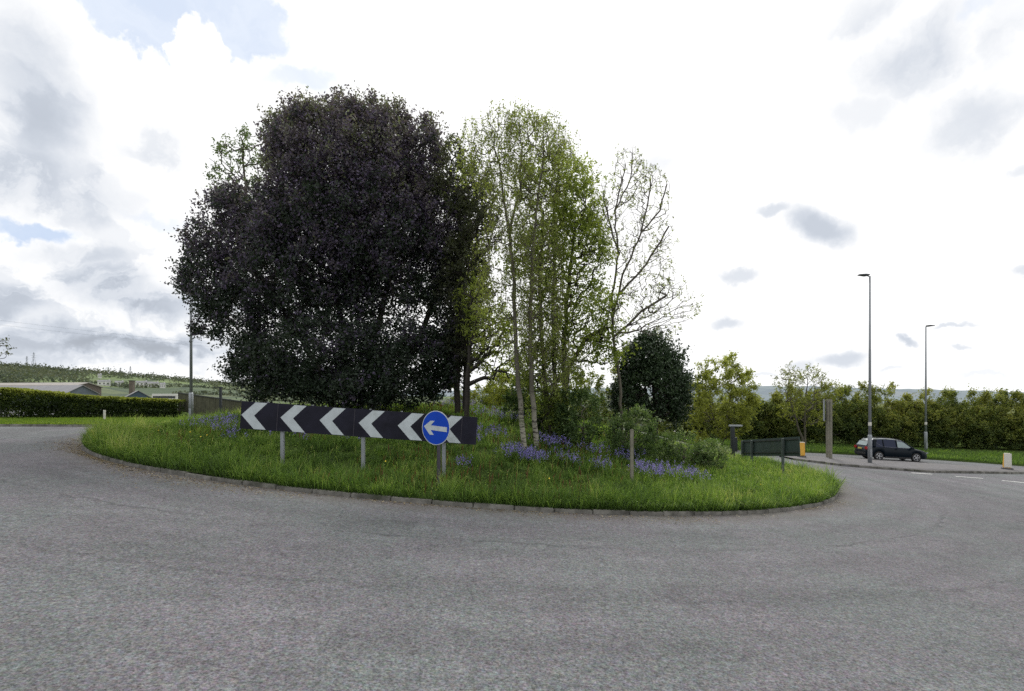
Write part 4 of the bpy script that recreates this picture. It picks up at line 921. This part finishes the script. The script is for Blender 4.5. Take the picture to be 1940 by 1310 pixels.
# ------------------------------------------------------------------ car
def car():
    x0, y0 = 26.7, 39.1; yaw = R(-4)
    root = empty('parked_car', (x0, y0, float(H(x0))+.005), 'dark navy estate car driving right beyond the splitter island', 'car', yaw)
    root.name = 'car'
    sl_ = math.atan2(float(H(x0+1.3)-H(x0-1.3)), 2.6); root.rotation_euler = (0, -sl_, yaw); root.scale = (.91,)*3
    XW = (-1.36, 1.36); WR = .345
    xs = np.unique(np.concatenate([np.linspace(-2.3, 2.32, 44), [w_+k for w_ in XW for k in (-.41, -.4, .4, .41)]]))
    top = lambda x: np.interp(x, [-2.3, -2.25, -2.1, -1.6, 0, .95, 1.25, 1.7, 2.05, 2.22, 2.32], [.62, 1.02, 1.06, 1.07, 1.02, 1.0, 1.0, .93, .82, .70, .50])
    wid = lambda x: np.interp(x, [-2.3, -2.15, -1.7, -.8, .9, 1.6, 2.0, 2.2, 2.32], [.74, .86, .91, .925, .925, .90, .84, .72, .55])
    def bot(x):
        z = .24+.08*sm(1.9, 2.32, x)+.10*sm(-1.9, -2.3, x)
        for w_ in XW:
            d = abs(x-w_)
            if d < .405: z = max(z, .33+math.sqrt(max(.40**2-d*d, 0)))
        return z
    V = []; 
    for x in xs:
        w_, zt, zb = float(wid(x)), float(top(x)), float(bot(x)); zf = .24+.1*float(sm(1.9, 2.32, x))
        half = [(w_*.93, min(zb, zt-.12)), (w_, min(zb+.10, zt-.1)), (w_*1.005, (max(zb, zf)+zt)/2+.05), (w_*.975, zt-.06), (w_*.86, zt-.005), (w_*.4, zt+.02)]
        V += [(x, -a, b_) for a, b_ in half]+[(x, a, b_) for a, b_ in half[::-1]]
    n = 12; F_ = []
    for i in range(len(xs)-1):
        for k in range(n-1): F_.append((i*n+k, i*n+k+1, (i+1)*n+k+1, (i+1)*n+k))
    F_ += [tuple(range(n)), tuple(range((len(xs)-1)*n, len(xs)*n))[::-1]]
    MB().add(V, F_).build('body', M['carpaint'], root, True)
    MB().box((0, 0, .42), (4.3, 1.3, .34)).box((0, 0, .56), (3.9, 1.5, .3)).build('underbody', M['plastic'], root)
    # glasshouse
    gx = [-2.18, -2.02, -1.85, -1.4, -.8, -.1, .38, .75, 1.22]; gz = [1.06, 1.36, 1.55, 1.63, 1.655, 1.635, 1.55, 1.35, 1.0]
    V = []; 
    for x, z in zip(gx, gz):
        k = (z-1.0)/.65; zb = float(top(x))-.03; V += [(x, -.86, zb), (x, -.86+.17*k, max(z-.06, zb+.005)), (x, -.86+.27*k, max(z, zb+.01)), (x, .86-.27*k, max(z, zb+.01)), (x, .86-.17*k, max(z-.06, zb+.005)), (x, .86, zb)]
    F_ = []; n = 6
    for i in range(len(gx)-1):
        for k in range(n-1): F_.append((i*n+k, i*n+k+1, (i+1)*n+k+1, (i+1)*n+k))
    MB().add(V, F_).build('windows', M['glass'], root, False)
    mb = MB(); V = []; rx = [-2.0, -1.85, -1.4, -.8, -.1, .40]; rz = [1.43, 1.575, 1.655, 1.68, 1.66, 1.565]
    for x, z in zip(rx, rz): V += [(x, -.66, z-.055), (x, -.58, z), (x, 0, z+.02), (x, .58, z), (x, .66, z-.055)]
    F_ = [(i*5+k, i*5+k+1, (i+1)*5+k+1, (i+1)*5+k) for i in range(5) for k in range(4)]
    mb.add(V, F_).build('roof', simple('roof_sheen', (.05, .07, .08), .3, .2, coat=.6), root, True)
    for s in (-1, 1):
        for (xa, za), (xb, zb), ww in (((1.18, 1.02), (.40, 1.53), .04), ((-.05, 1.02), (-.10, 1.6), .045), ((-1.02, 1.05), (-1.05, 1.6), .045), ((-1.75, 1.06), (-1.62, 1.58), .13), ((-2.1, 1.06), (-1.93, 1.45), .05)):
            ka = (za-1)/.65; kb = (zb-1)/.65
            MB().tube([(xa, s*(.87-.17*ka), za), (xb, s*(.87-.19*kb), zb)], ww, 6).build('pillar', M['carpaint'], root)
    for s in (-1, 1): MB().tube([(1.0, s*.885, 1.02), (-.2, s*.885, 1.045), (-1.1, s*.88, 1.08), (-1.45, s*.84, 1.24), (-1.62, s*.78, 1.42)], .008, 5).build('window_trim', M['chrome'], root)
    for s in (-1, 1): MB().tube([(-1.75, s*.60, 1.64), (-1.2, s*.60, 1.72), (-.2, s*.60, 1.72), (.3, s*.60, 1.63)], .018, 6).build('roof_rail', M['plastic'], root)
    # rear screen, windscreen and front side windows: sky reflection painted into the glass colour
    MB().add([(-2.205, -.66, 1.10), (-2.205, .66, 1.10), (-2.035, .60, 1.42), (-2.035, -.60, 1.42)], [(0, 1, 2, 3)]).build('rear_window', M['glass_lit'], root)
    MB().add([(1.262, -.7, 1.035), (1.26, .7, 1.035), (.46, .58, 1.555), (.46, -.58, 1.555)], [(0, 1, 2, 3)]).build('windscreen', M['glass_lit'], root)
    for s in (-1, 1): MB().add([(-.02, s*.868, 1.06), (.98, s*.868, 1.05), (.44, s*.752, 1.46), (-.04, s*.742, 1.53)], [(0, 1, 2, 3)]).build('front_side_window', M['glass_lit'], root)
    for s in (-1, 1):
        MB().box((-2.24, s*.72, .92), (.14, .26, .20), Matrix.Rotation(R(8*s), 3, 'Z')).build('tail_light', M['red'], root, bevel=.02)
        MB().box((2.13, s*.66, .72), (.26, .30, .10), Matrix.Rotation(R(-28*s), 3, 'Z')).build('headlight', M['chrome'], root, bevel=.02)
        MB().box((.92, s*1.0, 1.06), (.16, .20, .13)).build('wing_mirror', M['carpaint'], root, bevel=.03)
    MB().box((-2.325, 0, .86), (.02, .50, .11)).build('number_plate', M['plate'], root)
    for x, z, l in ((-2.30, .50, 1.5), (2.27, .42, 1.2)): MB().box((x, 0, z), (.11, l, .16)).build('bumper', M['plastic'], root, bevel=.02)
    for s in (-1, 1):
        MB().box((0, s*.90, .29), (1.85, .05, .12)).build('sill', M['plastic'], root)
        for x in (-.15, -1.15): MB().box((x, s*.935, .92), (.18, .03, .03)).build('door_handle', M['carpaint'], root)
    for xw in XW:
        for s in (-1, 1):
            wl = bpy.data.objects.new('wheel', None); COL.objects.link(wl); wl.parent = root; wl.location = (xw, s*.80, WR)
            prof = [(.09, .22), (.105, .30), (.10, WR-.015), (.07, WR), (-.07, WR), (-.10, WR-.015), (-.105, .30), (-.09, .22)]
            m = 28; V = [(r*math.cos(2*math.pi*k/m), a, r*math.sin(2*math.pi*k/m)) for k in range(m) for a, r in prof]
            q = len(prof); F_ = [(k*q+j, k*q+(j+1) % q, ((k+1) % m)*q+(j+1) % q, ((k+1) % m)*q+j) for k in range(m) for j in range(q)]
            MB().add(V, F_).build('tyre', M['rubber'], wl, True)
            rim = MB(); V = [(r*math.cos(2*math.pi*k/m), s*a, r*math.sin(2*math.pi*k/m)) for k in range(m) for a, r in ((.095, .235), (.10, .215), (.06, .20))]
            rim.add(V, [(k*3+j, k*3+j+1, ((k+1) % m)*3+j+1, ((k+1) % m)*3+j) for k in range(m) for j in range(2)])
            for k in range(5):
                a = 2*math.pi*k/5; rim.box((.115*math.cos(a), s*.085, .115*math.sin(a)), (.23, .03, .055), Matrix.Rotation(-a, 3, 'Y'))
            rim.tube([(0, s*.05, 0), (0, s*.105, 0)], .045, 12)
            rim.build('rim', M['alloy'], wl)
            MB().tube([(0, s*.0, 0), (0, s*.05, 0)], .21, 20).build('brake_disc', M['plastic'], wl)
car()

# ------------------------------------------------------------------ fence, post, marker (left)
def fence():
    a = at(338, 744, 41); c = at(470, 762, 37)
    b = Vector((a.x, a.y, float(H(a.x))+.1)); root = empty('timber_fence', b, 'olive timber board fence between the left hedge and the chevron board', 'fence')
    n = 4
    for k in range(n):
        p, q = a.lerp(c, k/n), a.lerp(c, (k+1)/n); m = (p+q)/2-b; d = q-p; yaw = math.atan2(d.y, d.x); pit = math.atan2(d.z, math.hypot(d.x, d.y)); Mx = Matrix.Rotation(yaw, 3, 'Z') @ Matrix.Rotation(-pit, 3, 'Y')
        mb = MB(); nb = 9
        for i in range(nb): 
            u = (i+.5)/nb-.5; cc = m+d*u; mb.box((cc.x, cc.y+random.uniform(-.008, .008), cc.z-.72), (d.length/nb-.012, .03, 1.30+random.uniform(-.02, .02)), Mx)
        mb.build('board_panel', M['fence'], root)
        MB().box(m+Vector((0, 0, -.03)), (d.length, .10, .08), Mx).build('rail', M['fencecap'], root)
    for k in range(n+1):
        p = a.lerp(c, k/n)-b; MB().box((p.x, p.y+.09, p.z-.85), (.11, .11, 1.75)).build('post', M['fencecap'] if k != 2 else M['timber'], root)
    return
fence()
b = on(418, 35.5, 'road', .1); z = at(418, 735, 35.5).z-b.z
root = empty('signpost', b, 'dark upright post with small flat cap in front of the timber fence', 'post')
MB().box((0, 0, z/2-.1), (.13, .13, z+.2)).build('post', M['dark'], root)
MB().box((-.12, 0, z+.02), (.55, .1, .05)).build('plate', M['dark'], root)
b = on(198, 35.0, 'road', .1)
root = empty('marker_post', b, 'short white marker post at the foot of the left hedge', 'post')
MB().box((0, 0, .3), (.12, .08, .6)).build('post', M['bol_white'], root, bevel=.01)
MB().box((0, -.045, .5), (.09, .01, .09)).build('reflector', M['wall_white'], root)
# small pale post at the bramble edge near the green sign
# ------------------------------------------------------------------ distant buildings
def gable(name, label, cat, px, Q, yb, ye, yr, wpx, depth, yaw, wall, roof, group=None, windows=0, length=None):
    # px: centre of the gable end ; heights from pixel rows at distance Q
    c = at(px, yb, Q); ze = at(px, ye, Q).z-c.z; zr = at(px, yr, Q).z-c.z; w_ = wpx*Q/F
    root = empty(name, c, label, cat, yaw, group)
    MB().prism([(-w_/2, -8), (w_/2, -8), (w_/2, ze), (0, zr-.05*(zr-ze)), (-w_/2, ze)], 0, depth).build('wall', wall, root)
    th = max(.15, w_*.02); o = w_*.04
    MB().prism([(-w_/2-o, ze-o), (0, zr), (w_/2+o, ze-o), (w_/2+o, ze-o+th), (0, zr+th), (-w_/2-o, ze-o+th)], -o*1.5, depth+o).build('roof', roof, root)
    if windows:
        for k in range(windows):
            x = (k-(windows-1)/2)*w_/(windows+.4); MB().box((x, -.04, ze*.45), (w_*.12, .08, ze*.4)).build('window', M['window'], root)
    return root
gable('warehouse', 'long low warehouse with pale roof and blue grey gable behind the hedge', 'warehouse', 155, 250, 757, 745, 731, 58, 75, R(70), M['clad'], M['roof_pale'])
gable('warehouse', 'longer warehouse with cream roof line behind the grey gabled one', 'warehouse', 165, 330, 757, 732, 726, 60, 110, R(80), M['brick'], M['roof_cream'])
gable('house', 'small grey roofed house with dark blue gable peeping over the hedge', 'house', 262, 150, 770, 753, 741, 40, 7, R(38), M['clad_dark'], M['roof_pale'], windows=1)
def slab_house(px, Q, ytop, wpx, label, roofm):
    ca = math.cos(math.atan((px-CX)/F)); best = None
    for q_ in range(380, 890, 4):       # where the hillside rises to the row the house stands on
        z_ = float(hill_z(np.array(float(px)), np.array(float(q_)))); yy = HY-(z_-CAMH)/(q_*ca)*F
        if best is None or abs(yy-ytop-7) < best[0]: best = (abs(yy-ytop-7), q_, z_)
    Q = best[1]*ca; c = at(px, 757, Q); w_ = wpx*Q/F
    hgt = 5.2; b = Vector((c.x, c.y, best[2])); root = empty('cottage', b, label, 'house', math.atan((CX-px)/F)*1, group='white houses on the far hillside')
    MB().box((0, 4, 1.2), (w_, 8, 5)).build('wall', M['wall_white'], root)
    MB().add([(-w_/2-.3, -.3, 3.7), (w_/2+.3, -.3, 3.7), (w_/2+.3, 8.3, 3.7), (-w_/2-.3, 8.3, 3.7), (-w_/2, 4, hgt), (w_/2, 4, hgt)], [(0,1,5,4),(2,3,4,5),(0,4,3),(1,2,5),(0,3,2,1)]).build('roof', roofm, root)
    MB().box((w_/2-.8, 4, hgt), (1, .8, 1.6)).build('chimney', M['wall_white'], root)
    for k in range(3): MB().box(((k-1)*w_/3.2, -.05, 2), (w_*.10, .1, 1.3)).build('window', M['window'], root)
for px, Q, yt, wp, lab in [(197, 560, 724, 20, 'wide white house on the hillside above the warehouse gable'), (226, 570, 725.5, 14, 'white house with reddish roof left of the brick chimney'), (268, 580, 725, 18, 'white house just right of the brick chimney'), (290, 590, 726.5, 18, 'long white house in the middle of the hillside row'), (308, 600, 729, 9, 'smallest white house at the right end of the hillside row'), (189, 700, 710, 6, 'tiny white house high on the hillside near the ridge')]:
    slab_house(px, Q, yt, wp, lab, M['roof_slate'])
def chimney():
    c = at(250, 757, 210); zt = at(250, 722, 210).z; root = empty('chimney_stack', (c.x, c.y, -5), 'square brown brick chimney behind the blue gabled house', 'chimney')
    MB().box((0, 0, (zt+5)/2), (1.35, 1.35, zt+5)).build('stack', M['brick'], root)
    MB().box((0, 0, zt+5.05), (1.6, 1.6, .3)).build('cap', M['dark'], root)
chimney()
def coach():
    c = at(316, 757, 180); zt = at(316, 746.5, 180).z; root = empty('coach', (c.x, c.y, zt-3.2), 'white roofed coach with dark window band parked behind the hedge', 'coach', R(-4))
    MB().box((0, 0, 1.75), (8.6, 2.5, 2.9)).build('body', M['wall_white'], root, bevel=.15)
    MB().box((0, -1.27, 2.1), (7.6, .05, .75)).build('window', M['window'], root)
    for x in (-2.8, 2.6): MB().tube([(x, -1.28, .45), (x, -1.0, .45)], .45, 14).build('wheel', M['rubber'], root)
coach()
def pylon(px, Q, ytop, ybase, label):
    c = at(px, ybase+3, Q); zt = at(px, ytop, Q).z; h = zt-c.z; root = empty('electricity_pylon', c, label, 'pylon', group='pylons on the ridge')
    mb = MB(); lv_ = [(0, h*.11), (.35, h*.06), (.6, h*.035), (.8, h*.03), (1, h*.006)]; r = Q*.00020
    for (u0, a0), (u1, a1) in zip(lv_, lv_[1:]):
        for sx in (-1, 1):
            for sy in (-1, 1):
                mb.tube([(sx*a0, sy*a0, h*u0), (sx*a1, sy*a1, h*u1)], r, 4)
            for s in (1,): mb.tube([(sx*a0, -a0, h*u0), (-sx*a1, -a1, h*u1)], r*.6, 4)
    mb.build('tower', M['pylon'], root)
    ar = MB()
    for u, l in ((.66, .16), (.78, .20), (.90, .14)): ar.tube([(-h*l, 0, h*u), (0, 0, h*u+h*.02), (h*l, 0, h*u)], r*.8, 4)
    ar.build('cross_arm', M['pylon'], root)
pylon(64, 1000, 668, 694, 'taller pylon of the left pair on the ridge'); pylon(51, 1250, 675, 690, 'fainter pylon of the left pair on the ridge')
pylon(247, 1000, 694, 711, 'taller pylon of the right pair on the ridge'); pylon(228, 1250, 697, 709, 'fainter pylon of the right pair on the ridge')
def wire():
    mb = MB()
    for dy in (0, 9):
        p, q = at(-60, 600+dy, 150), at(760, 672+dy*.3, 260); pts = [p.lerp(q, k/24)-Vector((0, 0, 2.2*math.sin(math.pi*k/24))) for k in range(25)]
        mb.tube(pts, .022, 4)
    o = mb.build('overhead_cable', M['pylon']); tag(o, 'thin overhead power cables crossing the sky at left', 'cable')
wire()
def canopy():
    c = at(829, 790, 55); zt = at(829, 752, 55).z; root = empty('canopy_lamp', (c.x, c.y, c.z-1), 'teal flat canopy on a thin stem seen above the blue sign', 'canopy')
    h = zt-c.z+1; MB().tube([(0, 0, 0), (0, 0, h)], [.14, .10], 8).build('stem', M['teal'], root)
    MB().prism([(-.95, h), (.95, h), (.75, h+.18), (.2, h+.30), (-.6, h+.22)], -.5, .5).build('roof', M['teal'], root)
canopy()

# ------------------------------------------------------------------ render
sc.view_settings.view_transform = 'Standard'; sc.view_settings.look = 'None'; sc.view_settings.exposure = 0; sc.view_settings.gamma = 1
sc.render.engine = 'CYCLES'; c = sc.cycles
c.max_bounces = 5; c.diffuse_bounces = 3; c.glossy_bounces = 2; c.transmission_bounces = 3; c.transparent_max_bounces = 4
c.use_denoising = False; c.sample_clamp_indirect = 4
try: c.denoiser = 'OPENIMAGEDENOISE'
except Exception: pass
w.cycles.sampling_method = 'MANUAL'; w.cycles.sample_map_resolution = 512
